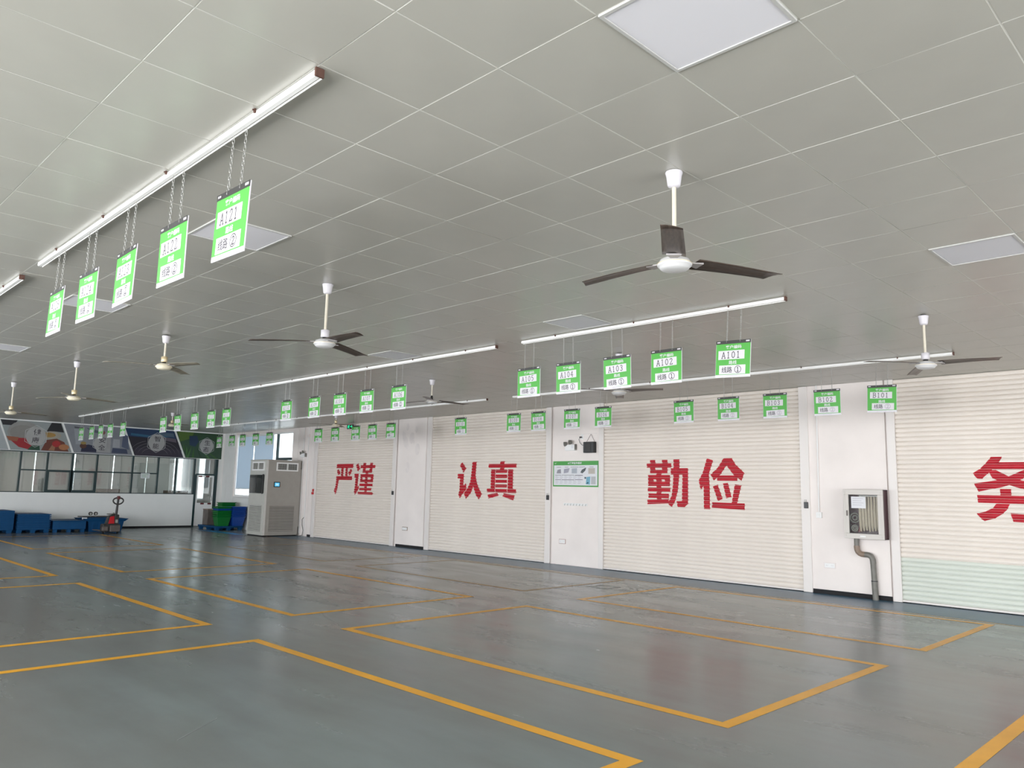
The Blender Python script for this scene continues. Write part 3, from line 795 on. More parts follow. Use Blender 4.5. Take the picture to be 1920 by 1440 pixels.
poster('poster of food bowls with a two character badge, leftmost picture', ((.42, .47, .47), [(E1(ZB), ZB), (E2(ZB), ZB), (E2(ZT), ZT), (E1(ZT), ZT)]), [
 ((.012, .014, .02), [(E1(ZT) + .01, ZT), (6.42, ZT), (6.30, 3.42), (E1(3.42) + .02, 3.42)]),
 ((.40, .40, .38), ell(6.62, 3.22, .47, .36)), ((.34, .33, .31), ell(6.60, 3.2, .38, .25)),
 ((.46, .02, .03), [(6.16, 3.02), (6.95, 3.02), (7.02, 2.78), (6.78, 2.66), (6.52, 2.72)]), ((.42, .14, .07), [(6.14, 3.06), (6.5, 3.04), (6.46, 2.9), (6.22, 2.92)]),
 ((.015, .09, .05), [(6.78, 2.64), (7.15, 2.64), (7.12, 2.80), (6.92, 2.82)]),
 ((.012, .014, .02), [(7.42, ZT - .002), (7.70, ZT - .002), (7.82, 3.28), (7.5, 3.30), (7.28, 3.26)]),
 ((.50, .46, .38), ell(7.45, 3.16, .30, .14)), ((.50, .30, .08), ell(7.38, 3.17, .2, .08)),
 ((.20, .05, .03), [(7.18, 2.64), (8.02, 2.64), (7.86, 2.95), (7.62, 3.06), (7.32, 3.0)]), ((.45, .22, .12), [(7.4, 2.65), (7.55, 2.95), (7.62, 2.94), (7.58, 2.65)]),
 ((.50, .03, .03), ell(7.62, 2.88, .13, .11)), ((.58, .24, .10), ell(7.86, 2.78, .16, .10))], (6.99, 3.10, .30), [('健', .03, .14), ('康', .0, -.13)])
def E3(z): return edge(9.72, 10.12, z)
poster('poster of grey office desks with a two character badge, second picture', ((.32, .34, .38), [(E2(ZB) + .07, ZB), (E3(ZB), ZB), (E3(ZT), ZT), (E2(ZT) + .07, ZT)]), [
 ((.10, .11, .13), [(8.12, 3.52), (8.34, 3.50), (8.34, 3.46), (8.14, 3.46)]), ((.42, .46, .5), [(8.12, 3.44), (8.36, 3.42), (8.42, 2.92), (8.22, 2.90)]),
 ((.13, .15, .2), [(8.5, 3.50), (8.9, 3.42), (9.2, 3.36), (9.2, 3.28), (8.7, 3.36)]), ((.02, .025, .07), [(8.40, 2.66), (9.18, 2.66), (8.98, 2.84), (8.62, 2.92), (8.42, 2.86)]),
 ((.12, .045, .03), ell(8.46, 2.86, .11, .09)), ((.4, .28, .08), ell(8.46, 2.96, .09, .05)),
 ((.48, .48, .48), [(8.9, 2.66), (9.36, 2.66), (9.34, 3.25), (9.2, 3.40), (8.98, 3.38), (8.86, 3.15)]), ((.30, .12, .11), ell(9.05, 3.36, .09, .07)),
 ((.06, .08, .15), [(9.40, 2.66), (9.95, 2.66), (9.90, 2.82), (9.42, 2.84)]), ((.5, .52, .56), [(9.42, 2.86), (9.66, 2.86), (9.64, 3.16), (9.42, 3.16)]),
 ((.12, .15, .24), [(9.72, 2.90), (9.98, 2.8), (9.90, 3.3), (9.74, 3.36)])], (8.98, 2.96, .20), [('安', .08, .14), ('全', .08, -.12)])
def E4(z): return edge(11.54, 11.96, z)
arcs = []
polys3 = [((.012, .05, .14), [(E3(3.3) + .07, 3.3), (E4(3.3) - .01, 3.25), (E4(ZT) - .01, ZT - .002), (E3(ZT) + .07, ZT - .002)]), ((.03, .16, .30), [(10.0, 3.42), (10.9, 3.36), (11.5, 3.45), (11.5, 3.38), (10.9, 3.28), (10.0, 3.34)]),
 ((.10, .17, .25), [(10.9, 3.50), (11.52, 3.50), (11.56, 3.36), (11.1, 3.38)]), ((.16, .13, .17), [(11.0, 3.36), (11.62, 3.30), (11.66, 3.16), (11.2, 3.22)]), ((.04, .03, .055), [(10.2, 2.9), (11.85, 2.9), (11.92, 2.64), (10.2, 2.64)])]
for s in (-1, 1):
    for k in range(4):
        r = .35 + k * .14
        pts = [(10.9 + s * (.12 + r * math.sin(t * .16)), 2.66 + r * .9 * math.cos(t * .16) * .75) for t in range(2, 10)]
        polys3.append(((.30, .27, .30), [(a, b + .006) for a, b in pts] + [(a, b - .004) for a, b in reversed(pts)]))
poster('dark blue night road poster with a two character badge, third picture', ((.018, .015, .03), [(E3(ZB) + .07, ZB), (E4(ZB), ZB), (E4(ZT), ZT), (E3(ZT) + .07, ZT)]), polys3, (10.93, 3.12, .30), [('智', .02, .14), ('能', -.02, -.13)])
polys4 = [((.035, .10, .05), [(E4(3.3) + .09, 3.3), (13.4, 3.3), (13.4, 2.66), (E4(2.66) + .09, 2.66)]), ((.10, .20, .02), [(11.66, ZT - .002), (12.3, ZT - .002), (12.2, 3.36), (11.8, 3.22)])]
for k in range(15):
    a = -1.25 + k * .2
    x0, z0 = 12.35 + .45 * math.sin(a), 3.18 - .12 * math.cos(a)
    x1 = 12.35 + 1.6 * math.sin(a) ; z1 = 3.18 - .9 * math.cos(a)
    x1 = max(E4(max(z1, ZB)) + .10, min(13.40, x1)); z1 = max(ZB + .01, min(ZT - .01, z1))
    polys4.append((((.05, .17, .03), (.02, .07, .025), (.07, .22, .05))[k % 3], [(x0, z0), (x1, z1), (min(13.40, x1 + .10), z1)]))
polys4.append(((.015, .05, .11), [(12.12, 3.45), (12.42, 3.47), (12.5, 3.25), (12.38, 3.05), (12.15, 3.1)]))
poster('green field poster with a two character badge, rightmost picture', ((.025, .09, .03), [(E4(ZB) + .08, ZB), (13.44, ZB), (13.44, ZT), (E4(ZT) + .08, ZT)]), polys4, (12.82, 3.10, .27), [('生', .02, .13), ('态', -.02, -.13)])

# ================================================================== WHITE TRACKS under the ceiling
def track(x0, x1, y, lab):
    L_ = x1 - x0
    t = thing('hanging_rail', lab, 'rail', (x0, y, H - .003), 0, 'white hanging rails')
    mb = MB(); mb.box(0, L_, -.016, .015, -.040, -.006, .004); mb.build('rail_tube', M['track'], t)
    mb = MB(); mb.box(0, L_, .021, .025, -.044, -.032); mb.build('lower_lip', M['track'], t)
    mb = MB(); mb.use(M['rust']); mb.box(L_, L_ + .014, -.021, .027, -.046, 0, .003); mb.build('end_cap', None, t, label='rusty brown end cap')
    n = max(2, int(L_ / 1.2))
    bm_ = MB(); bm_.use(M['rust']); bm_.box(-.007, .007, -.026, -.016, -.022, .0); bm_.tube([(0, -.022, -.008), (0, -.034, -.008)], .005, 8)
    me = bm_.mesh('bracket')
    for k in range(n): ob('bracket', me, t, ((k + .5) * L_ / n, 0, 0))
Y1, Y2, Y3 = 1.76, 7.22, 11.4
track(-7.97, -3.14, Y1, 'nearest white ceiling rail carrying the signs A121 to A125')
track(-13.6, -8.62, Y1, 'white ceiling rail cut by the left edge of the view')
track(-7.10, -3.43, Y2, 'short white rail carrying the signs A101 to A105')
track(-26.0, -7.60, Y2, 'very long white rail carrying the signs A106 to A120')
track(-11.45, -3.08, Y3, 'white rail near the shutters carrying the signs B101 to B107')
track(-25.9, -12.25, Y3, 'long far white rail near the shutters carrying B109 to B120')

# ================================================================== HANGING SIGNS
SW, SH = .40, .39
def chain_mesh():
    mb = MB(); z = 0; k = 0; Lc = .325; p = .0215
    while z < Lc:
        l = .030; r = .0062; pts = []
        for i in range(10):
            a = 2 * PI * i / 10
            u = r * math.cos(a); v = (l / 2 - r) * (1 if math.sin(a) > 0 else -1) * (abs(math.sin(a)) > .1) + r * math.sin(a)
            pts.append((u, 0, -z - l / 2 + v) if k % 2 == 0 else (0, u, -z - l / 2 + v))
        mb.tube(pts, .0015, 4, closed=True); z += p; k += 1
    mb.mats = [M['chain']]; return mb.mesh('chain')
CHM = chain_mesh()
b_ = MB(); b_.box(-SW / 2, SW / 2, -.003, .004, -SH, 0, .0015); b_.mats = [M['card']]; BOARD = b_.mesh('board')
b_ = MB(); b_.box(-SW / 2 + .004, SW / 2 - .004, -.0045, -.003, -SH + .030, -.034); b_.mats = [M['green']]; FACE = b_.mesh('green_face')
b_ = MB(); b_.use(M['dark']); b_.box(-SW / 2, SW / 2 - .001, -.006, -.0032, -.034, .001)
b_.use(M['card']); b_.box(-.185, -.150, -.0068, -.006, -.020, -.009); b_.box(.145, .185, -.0068, -.006, -.021, -.007)
BAR = b_.mesh('header_bar')
fp = lambda y: (lambda u, v: (u, y, v))
b_ = MB(); b_.use(M['card'])
text_into(b_, '客户编码', -.085, .095, -.088, -.050, fp(-.0052), .018)
text_into(b_, '路线', -.045, .045, -.252, -.212, fp(-.0052), .016)
HEAD = b_.mesh('lettering')
b_ = MB(); b_.use(M['card']); b_.box(-.15, .15, -.0062, -.0048, -.047, .047); CARD = b_.mesh('label_card')
b_ = MB(); b_.tube([(0, 0, -.012), (0, -.008, -.004), (0, 0, .006), (0, .006, .0), (0, 0, -.006)], .0018, 5); b_.mats = [M['chain']]; HOOK = b_.mesh('hook')
b_ = MB(); b_.use(M['ink_faded']); b_.box(-.07, .06, -.0045, -.0031, -.374, -.371); FINE = b_.mesh('fine_print')
def code_mesh(code):
    mb = MB(); mb.use(M['ink'])
    for k, ch in enumerate(code):
        strokes(mb, GL[ch], .036, .033, -.107 + k * .056, -.033, .0075, fp(-.0068))
    return mb.mesh('lettering')
RM = {}
def route_mesh(n, faded):
    k = (n, faded)
    if k in RM: return RM[k]
    mb = MB(); mb.use(M['ink']); text_into(mb, '线路', -.12, .0, -.032, .032, fp(-.0068), 0.012)
    if faded: mb.use(M['ink_faded'])
    c = [(.065 + .036 * math.cos(i * PI / 10), .036 * math.sin(i * PI / 10)) for i in range(21)]
    strokes(mb, [c], 1, 1, 0, 0, .006, fp(-.0068)); strokes(mb, GL[str(n)], .030, .022, .050, -.022, .008, fp(-.0068))
    RM[k] = mb.mesh('lettering'); return RM[k]
def sign(code, x, y, route, faded, tilt, rz, where):
    t = thing('hanging_sign', where, 'sign', (x, y, H - .38), rz, 'green customer code signs hanging from the rails')
    t.rotation_euler = (random.uniform(-.02, .02), tilt, rz)
    ob('board', BOARD, t); ob('green_face', FACE, t); ob('header_bar', BAR, t); ob('lettering', HEAD, t, label='white heading characters')
    ob('fine_print', FINE, t)
    r = random.Random(code)
    dx, dz = r.uniform(-.02, .004), r.uniform(-.004, .006)
    c1 = ob('label_card', CARD, t, (dx, 0, -.150 + dz)); c1.rotation_euler = (0, r.uniform(-.03, .03), 0)
    ob('lettering', code_mesh(code), c1)
    c2 = ob('label_card', CARD, t, (r.uniform(-.006, .015), 0, -.308 + r.uniform(-.004, .004))); c2.rotation_euler = (0, r.uniform(-.03, .03), 0)
    ob('lettering', route_mesh(route, faded), c2)
    for s in (-1, 1):
        ob('hook', HOOK, t, (s * .078, 0, .008))
        ch = ob('chain', CHM, t, (s * .078, 0, .331))
xs1 = [-3.97, -4.79, -5.61, -6.44, -7.27]
for k, x in enumerate(xs1):
    sign('A12%d' % (k + 1), x, Y1, 2, False, [.03, .0, 0, 0, 0][k], [.0, .02, -.02, .03, 0][k],
         'green hanging sign reading A12%d, %s sign on the nearest rail' % (k + 1, ['first and largest', 'second', 'middle', 'fourth', 'last'][k]))
xs2 = [-4.0, -4.83, -5.52, -6.28, -6.96, -9.79, -10.66, -11.47, -12.30, -13.30, -15.84, -16.59, -17.46, -18.42, -19.29, -22.05, -23.06, -23.86, -24.66, -25.62]
rt = [1] * 5 + [2, 1, 1, 2, 2] + [2] * 10
for k, x in enumerate(xs2):
    code = 'A1%02d' % (k + 1)
    sign(code, x, Y2, rt[k], False, .045 if k == 0 else random.uniform(-.01, .01), random.uniform(-.03, .03) if k else .0,
         'green hanging sign reading %s with route %d on the middle rail line' % (code, rt[k]))
xs3 = [-4.01, -4.80, -5.62, -6.43, -7.28, -9.03, -9.80, -10.70, -11.40, -13.09, -15.71, -16.51, -17.26, -18.26, -19.11, -21.93, -22.82, -23.70, -24.46, -25.41]
for k, x in enumerate(xs3):
    code = 'B1%02d' % (k + 1)
    sign(code, x, Y3, 2, True, .03 if k == 0 else random.uniform(-.012, .012), random.uniform(-.03, .03),
         'green hanging sign reading %s on the far rail by the shutters' % code)

# ================================================================== LIGHT PANELS
pb = MB()
for (a, b, c, d) in ((0.004, .596, .004, .020), (.004, .596, .580, .596), (.004, .020, .020, .580), (.580, .596, .020, .580)):
    pb.box(a, b, c, d, -.008, .004)
M['pframe'] = mat('light_panel_frame', (.50, .50, .48), .4)
pb.mats = [M['pframe']]; PF = pb.mesh('frame')
M['diff'] = mat('unlit_light_diffuser', (.70, .695, .73), .6, spec=.2)
pb = MB(); pb.box(.020, .580, .020, .580, -.003, .003); pb.mats = [M['diff']]; PD = pb.mesh('diffuser')
plab = ['large square light panel at the top edge of the view', 'square light panel behind the sign A121', 'square light panel behind the signs A123 and A124', 'small distant light panel at the left edge of the view',
        'light panel at the right edge above the far fan', 'faint light panel above the sign A104', 'light panel beside the far long rail near the middle fan']
for (i, j), lb in zip(PANELS, plab):
    x, y = cell(i, j)
    t = thing('light_panel', lb, 'ceiling light', (x, y, H), 0, 'square ceiling light panels')
    ob('frame', PF, t); ob('diffuser', PD, t)

# ================================================================== CEILING FANS
def fan(x, y, drop, ang, old, lab, cover=True, canopy_gap=0.0):
    t = thing('ceiling_fan', lab, 'ceiling fan', (x, y, H - .004), 0, 'three blade ceiling fans')
    wm = M['white_lilac'] if old != 2 else M['white']
    z0 = -canopy_gap
    mb = MB(); mb.lathe([(.052, z0), (.054, z0 - .006), (.047, z0 - .03), (.040, z0 - .085), (.034, z0 - .095), (.018, z0 - .10)], n=20); mb.build('canopy', wm, t)
    if canopy_gap:
        mb = MB(); mb.lathe([(.03, 0.0), (.03, z0)], n=12); mb.build('hook_plate', M['black'], t)
    hz = -drop
    mb = MB(); mb.lathe([(.0135, z0 - .09), (.0135, hz + .10)], n=12); mb.build('down_rod', M['cream'], t)
    if cover:
        mb = MB(); mb.lathe([(.030, hz + .145), (.042, hz + .14), (.040, hz + .075), (.036, hz + .07)], n=18); mb.build('coupling_cover', wm if old != 1 else M['gold'], t)
    mb = MB(); mb.lathe([(.016, hz + .12), (.022, hz + .09), (.026, hz + .05), (.03, hz + .04)], n=12); mb.build('coupling', M['black'], t)
    hm = M['hub'] if old == 0 or old == 2 else M['hub_old']
    mb = MB(); mb.lathe([(.03, hz + .052), (.06, hz + .048), (.088, hz + .036), (.098, hz + .018), (.104, hz + .012), (.106, hz + .004), (.103, hz - .003), (.094, hz - .006),
                         (.090, hz - .016), (.078, hz - .026), (.052, hz - .033), (.022, hz - .036), (.0, hz - .038)], n=32)
    h = mb.build('motor_housing', hm, t)
    mb = MB(); mb.lathe([(.1065, hz + .0105), (.1075, hz + .0085), (.1065, hz + .0065)], n=32, cap=False); mb.build('trim_ring', M['gold'], h)
    bmt = M['blade'] if old in (0, 2) else M['blade_pale']
    for k in range(3):
        a = math.radians(ang + 120 * k)
        mb = MB(); vs = []; fs = []; n = 9
        for i in range(n + 1):
            s = i / n; r = .135 + s * .565
            wd_ = .070 - .012 * s
            if i == n: pass
            zc = hz + .022 - .018 * s * s
            tw = .16 - .10 * s
            for side in (-1, -.5, 0, .5, 1):
                rr = r - (.03 * side if i == n else 0)
                vs.append((rr, side * wd_, zc - side * wd_ * tw + .006 * (1 - side * side)))
        m1 = len(vs)
        vs += [(p[0], p[1], p[2] + .003) for p in vs]
        for i in range(n):
            for c in range(4):
                q = i * 5 + c
                fs.append((q, q + 5, q + 6, q + 1)); fs.append((m1 + q, m1 + q + 1, m1 + q + 6, m1 + q + 5))
            for c in (0, 4):
                q = i * 5 + c; fs.append((q, m1 + q, m1 + q + 5, q + 5) if c == 0 else (q, q + 5, m1 + q + 5, m1 + q))
        for c in range(4): fs.append((c, c + 1, m1 + c + 1, m1 + c)); q = n * 5 + c; fs.append((q, m1 + q, m1 + q + 1, q + 1))
        mb.add(vs, fs, True); bl_ = mb.build('blade', bmt, t); bl_.rotation_euler = (0, 0, a)
        mb = MB(); mb.add([(.085, -.018, hz + .020), (.085, .018, hz + .020), (.175, -.045, hz + .016), (.175, .045, hz + .012),
                           (.085, -.018, hz + .026), (.085, .018, hz + .026), (.175, -.045, hz + .026), (.175, .045, hz + .022)],
                          [(0, 2, 3, 1), (4, 5, 7, 6), (0, 4, 6, 2), (1, 3, 7, 5), (2, 6, 7, 3), (0, 1, 5, 4)])
        mb.build('blade_bracket', M['bracket'], bl_)
    return t
fan(-2.56, 3.92, .60, 62, 0, 'large near ceiling fan with dark brown blades, no coupling cover', cover=False)
fan(-6.59, 3.94, .605, -5, 0, 'ceiling fan with brown blades at the centre left of the ceiling')
fan(-10.62, 3.92, .44, 15, 1, 'yellowed cream ceiling fan with a short rod and golden collar', canopy_gap=.012)
fan(-14.18, 3.83, .63, 95, 1, 'cream ceiling fan above the left end of the partition', canopy_gap=.01)
fan(-18.36, 3.83, .64, 95, 1, 'ceiling fan at the far left edge of the view', canopy_gap=.01)
fan(-2.67, 8.9, .56, -1, 0, 'ceiling fan on the right above the fire hose cabinet', canopy_gap=.012)
fan(-6.66, 8.76, .57, 6, 0, 'ceiling fan partly hidden behind the sign A103', canopy_gap=.01)
fan(-10.99, 8.85, .41, 73, 0, 'short rod ceiling fan right of the sign A106', cover=False)
fan(-18.6, 11.62, .30, 11, 1, 'distant pale ceiling fan in front of the first shutter')
fan(-22.37, 8.62, .36, 15, 1, 'tiny distant ceiling fan beside the sign A114')

# ================================================================== EVAPORATIVE COOLER CABINET
ax0, ax1, ay0, ay1, az = -24.65, -23.50, 12.20, 13.42, 2.46
t = thing('air_cooler', 'tall grey cooler cabinet with louvres standing before the corner window', 'air cooler', ((ax0 + ax1) / 2, (ay0 + ay1) / 2, 0))
ox, oy = t.location.x, t.location.y
hx, hy = (ax1 - ax0) / 2, (ay1 - ay0) / 2
c = .05
pl = [(-hx, -hy), (hx - c, -hy), (hx, -hy + c), (hx, hy), (-hx, hy)]
mb = MB(); n = len(pl)
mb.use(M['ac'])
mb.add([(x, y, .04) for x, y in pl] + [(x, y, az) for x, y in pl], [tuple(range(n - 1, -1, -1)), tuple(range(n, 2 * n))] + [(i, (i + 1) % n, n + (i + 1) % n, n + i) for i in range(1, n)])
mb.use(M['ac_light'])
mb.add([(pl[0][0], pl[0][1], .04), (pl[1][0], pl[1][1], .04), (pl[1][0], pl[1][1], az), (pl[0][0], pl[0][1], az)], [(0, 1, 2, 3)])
mb.build('body', None, t)
mb = MB(); mb.box(-hx + .03, hx - .04, -hy + .03, hy - .02, .0, .04); mb.build('plinth', M['black'], t)
mb = MB(); mb.box(-hx - .01, hx + .008, -hy - .01, hy, az, az + .02, .004); mb.build('top_plate', M['ac'], t)
# front (toward the hall, facing -y)
def front_vent(x0, x1, z0, z1, nx, side):
    """grille: side=0 on the -y face, side=1 on the +x face"""
    def bx(m, a, b, d0, d1, c0, c1):
        if side == 0: m.box(a, b, -hy - d1, -hy - d0, c0, c1)
        else: m.box(hx + d0, hx + d1, a, b, c0, c1)
    f = MB(); w_ = .045
    bx(f, x0, x1, 0, .03, z0, z0 + w_); bx(f, x0, x1, 0, .03, z1 - w_, z1); bx(f, x0, x0 + w_, 0, .03, z0 + w_, z1 - w_); bx(f, x1 - w_, x1, 0, .03, z0 + w_, z1 - w_)
    xm = (x0 + x1) / 2; bx(f, xm - .02, xm + .02, 0, .03, z0 + w_, z1 - w_)
    v = f.build('vent_frame', M['white'], t)
    f = MB(); bx(f, x0 + w_, x1 - w_, .0, .004, z0 + w_, z1 - w_); f.build('vent_opening', M['ac_vent'], v)
    f = MB()
    for k in range(1, nx):
        x = x0 + w_ + (x1 - x0 - 2 * w_) * k / nx; bx(f, x - .004, x + .004, .006, .02, z0 + w_, z1 - w_)
    for k in range(1, 4):
        z = z0 + w_ + (z1 - z0 - 2 * w_) * k / 4; bx(f, x0 + w_, x1 - w_, .008, .016, z - .004, z + .004)
    f.build('grille', M['ac_light'], v)
def louvre(x0, x1, z0, z1, n, side, m):
    f = MB()
    def bx(m_, a, b, d0, d1, c0, c1):
        if side == 0: m_.box(a, b, -hy - d1, -hy - d0, c0, c1)
        else: m_.box(hx + d0, hx + d1, a, b, c0, c1)
    bx(f, x0 - .03, x1 + .03, 0, .012, z1, z1 + .03); bx(f, x0 - .03, x1 + .03, 0, .012, z0 - .03, z0); bx(f, x0 - .03, x0, 0, .012, z0, z1); bx(f, x1, x1 + .03, 0, .012, z0, z1)
    fr = f.build('louvre_frame', m, t)
    f = MB(); bx(f, x0, x1, 0, .002, z0, z1); f.build('louvre_back', M['ac_vent'], fr)
    p = (z1 - z0) / n
    sl = MB()
    if side == 0: sl.add([(x0, -hy - .003, p * .95), (x1, -hy - .003, p * .95), (x1, -hy - .022, p * .25), (x0, -hy - .022, p * .25), (x0, -hy - .020, p * .2), (x1, -hy - .020, p * .2)], [(0, 3, 2, 1), (3, 4, 5, 2)])
    else: sl.add([(hx + .003, x0, p * .95), (hx + .003, x1, p * .95), (hx + .022, x1, p * .25), (hx + .022, x0, p * .25), (hx + .020, x0, p * .2), (hx + .020, x1, p * .2)], [(0, 3, 2, 1), (3, 4, 5, 2)])
    sl.mats = [m]; me = sl.mesh('louvre_blade')
    for k in range(n): ob('louvre_blade', me, fr, (0, 0, z0 + k * p))
front_vent(-.40, .42, 2.12, 2.41, 12, 0)
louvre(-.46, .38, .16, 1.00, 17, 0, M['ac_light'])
mb = MB(); mb.use(M['glass_dark']); mb.box(-.52, .44, -hy - .03, -hy, 1.38, 1.98, .01); mb.build('viewing_window', None, t)
mb = MB(); mb.use(M['black']); mb.box(-.06, -.03, -hy - .036, -hy - .03, 1.40, 1.96)
mb.box(.38, .44, -hy - .045, -hy - .03, 1.36, 2.0); mb.build('window_trim', None, t)
front_vent(-.28, .50, 2.12, 2.40, 14, 1)
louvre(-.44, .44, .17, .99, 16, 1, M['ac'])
mb = MB(); mb.use(M['black']); mb.box(hx, hx + .02, -.34, -.12, 1.59, 1.76, .004); mb.build('control_screen', None, t)
scr = t.children[-1]
mb = MB(); mb.use(M['screen']); mb.box(hx + .02, hx + .0215, -.315, -.145, 1.615, 1.735); mb.use(M['screen_pale']); mb.box(hx + .0215, hx + .0222, -.28, -.18, 1.64, 1.71); mb.build('display', None, scr)
mb = MB(); mb.box(-hx - .001, hx - .03, hy - .02, hy + .06, .3, 2.2); mb.build('rear_duct', M['ac'], t)
# cable at its foot
mb = MB(); mb.use(M['black']); mb.tube([(-23.25, W - .03, .62), (-23.33, W - .05, .55), (-23.30, W - .06, .38), (-23.18, W - .08, .20), (-23.22, W - .08, .04), (-23.35, W - .1, .012)], .009, 6)
tag(mb.build('power_cable'), 'black cable looping down the wall right of the cooler', 'cable')

# ================================================================== PALLETS
def pallet_mesh(w, d, h):
    th = .045 if w > 1.22 else .030; lip = .012 if w > 1.22 else .035
    deck = MB(); deck.box(-w / 2, w / 2, -d / 2, d / 2, h - th, h, .005)
    for k in range(7):
        y = -d / 2 + (k + .5) * d / 7; deck.box(-w / 2 + .01, w / 2 - .01, y - .05, y + .05, h, h + .003)
    deck.box(-w / 2 + lip, w / 2 - lip, -d / 2 + lip, d / 2 - lip, h - .06, h - th)
    return deck
pd = {}
def pallet(x, y, z, w, d, h, rz, lab, feet=True, group='blue plastic pallets'):
    t = thing('pallet', lab, 'pallet', (x, y, z), rz, group)
    k = (w, d, h)
    if k not in pd:
        a = pallet_mesh(w, d, h); a.mats = [M['blue']]; fb = MB(); fb.add([(-.055, -.055, 0), (.055, -.055, 0), (.055, .055, 0), (-.055, .055, 0), (-.07, -.07, h - .06), (.07, -.07, h - .06), (.07, .07, h - .06), (-.07, .07, h - .06)],
                 [(3, 2, 1, 0), (4, 5, 6, 7), (0, 1, 5, 4), (1, 2, 6, 5), (2, 3, 7, 6), (3, 0, 4, 7)]); fb.mats = [M['blue']]
        pd[k] = (a.mesh('deck'), fb.mesh('foot'))
    ob('deck', pd[k][0], t)
    if feet:
        for sx in (-1, 0, 1):
            for sy in (-1, 0, 1): ob('foot', pd[k][1], t, (sx * (w / 2 - .09), sy * (d / 2 - .09), 0))
    return t
ordn = ['lowest', 'second', 'third', 'fourth', 'fifth', 'sixth', 'seventh', 'eighth', 'ninth', 'tenth', 'eleventh', 'twelfth', 'thirteenth']
PSX = -28.62
for k in range(12):
    pallet(PSX - .06, 5.62, k * .0485, 1.25, 1.28, .15, 0, 'blue pallet in the tall stack at the left edge, %s from the floor' % ordn[k] if k < 11 else 'topmost blue pallet of the tall stack at the left edge', feet=(k == 0))
for k in range(9):
    pallet(PSX + .02, 6.80, k * .0535, 1.2, .93, .15, 0, 'blue pallet in the ribbed stack second from the left, %s from the floor' % ordn[k] if k < 8 else 'topmost blue pallet of the ribbed stack second from the left', feet=(k == 0))
# smooth tub on feet
t = thing('plastic_tub', 'smooth low blue tub on feet between the pallets and the pallet truck', 'tub', (PSX + .02, 7.82, 0), 0)
mb = MB(); mb.box(-.6, .6, -.48, .48, .09, .35, .012); mb.build('body', M['blue'], t)
mb = MB(); mb.box(-.61, .61, -.49, .49, .35, .372, .005); mb.build('lid', M['blue'], t)
for sx in (-.52, .52):
    for sy in (-.40, 0, .40):
        mb = MB(); mb.box(sx - .06, sx + .06, sy - .05, sy + .05, 0, .09); mb.build('foot', M['blue'], t)
# flared crate behind the pallet truck
t = thing('plastic_tub', 'wide blue tub with a flared rim behind the pallet truck', 'tub', (PSX + .02, 8.93, 0), 0)
def tapered(mb, w0, d0, w1, d1, z0, z1, wall=.02):
    o = [(-w0, -d0, z0), (w0, -d0, z0), (w0, d0, z0), (-w0, d0, z0), (-w1, -d1, z1), (w1, -d1, z1), (w1, d1, z1), (-w1, d1, z1)]
    i = [(-w1 + wall, -d1 + wall, z1), (w1 - wall, -d1 + wall, z1), (w1 - wall, d1 - wall, z1), (-w1 + wall, d1 - wall, z1),
         (-w0 + wall, -d0 + wall, z0 + wall), (w0 - wall, -d0 + wall, z0 + wall), (w0 - wall, d0 - wall, z0 + wall), (-w0 + wall, d0 - wall, z0 + wall)]
    f = [(3, 2, 1, 0), (0, 1, 5, 4), (1, 2, 6, 5), (2, 3, 7, 6), (3, 0, 4, 7), (4, 5, 9, 8), (5, 6, 10, 9), (6, 7, 11, 10), (7, 4, 8, 11), (8, 9, 13, 12), (9, 10, 14, 13), (10, 11, 15, 14), (11, 8, 12, 15), (12, 13, 14, 15)]
    mb.add(o + i, f)
mb = MB(); tapered(mb, .5, .50, .55, .56, .0, .36); mb.build('body', M['blue'], t)
mb = MB(); tapered(mb, .56, .58, .60, .68, .33, .42, .05); mb.build('rim', M['blue'], t)
mb = MB()
for k in range(5): mb.box(.515, .545, -.42 + k * .2, -.38 + k * .2, .03, .33)
mb.build('rib', M['blue'], t)
# small trolley lying upside down on it
t = thing('trolley', 'small dark trolley lying upside down with two wheels up', 'trolley', (PSX + .05, 8.75, .42), 0)
mb = MB(); mb.box(-.3, .3, -.48, .55, .035, .065, .008); mb.build('platform', M['jack'], t)
mb = MB(); mb.box(-.25, .25, -.30, .3, .0, .035); mb.build('deck_underlay', M['blue'], t)
for y in (-.22, -.06):
    mb = MB(); mb.tube([(.15 - .02, y, .155), (.15 + .02, y, .155)], .062, 16); w_ = mb.build('wheel', M['jack'], t)
    mb = MB(); mb.tube([(.15 - .024, y, .155), (.15 + .024, y, .155)], .034, 12); mb.build('wheel_hub', M['chain'], w_)
    mb = MB(); mb.box(.12, .18, y - .02, y + .02, .064, .15); mb.build('caster_fork', M['chain'], t)
mb = MB(); mb.box(.26, .31, -.50, -.36, -.03, .033, .006); mb.build('corner_label', M['paper'], t, label='white sticker')

# pallet truck
t = thing('pallet_truck', 'red and black pallet truck with its handle upright before the tubs', 'pallet truck', (-27.0, 8.76, 0), 0)
mb = MB(); mb.use(M['jack']); mb.box(-.15, .15, -.30, .22, .05, .30, .03); mb.build('chassis', None, t)
mb = MB(); mb.use(M['jack_grey']); mb.box(.10, .22, -.10, .20, .06, .26, .02); mb.box(.05, .2, -.32, -.16, .08, .22, .02); mb.build('bumper', None, t)
mb = MB(); mb.use(M['jack']); vs = [(-.1, -.20, .28), (.14, -.20, .28), (.14, .05, .28), (-.1, .05, .28), (-.08, -.13, .56), (.10, -.13, .56), (.10, .05, .60), (-.08, .05, .60)]
mb.add(vs, [(3, 2, 1, 0), (4, 5, 6, 7), (0, 1, 5, 4), (1, 2, 6, 5), (2, 3, 7, 6), (3, 0, 4, 7)]); mc = mb.build('motor_cover', None, t)
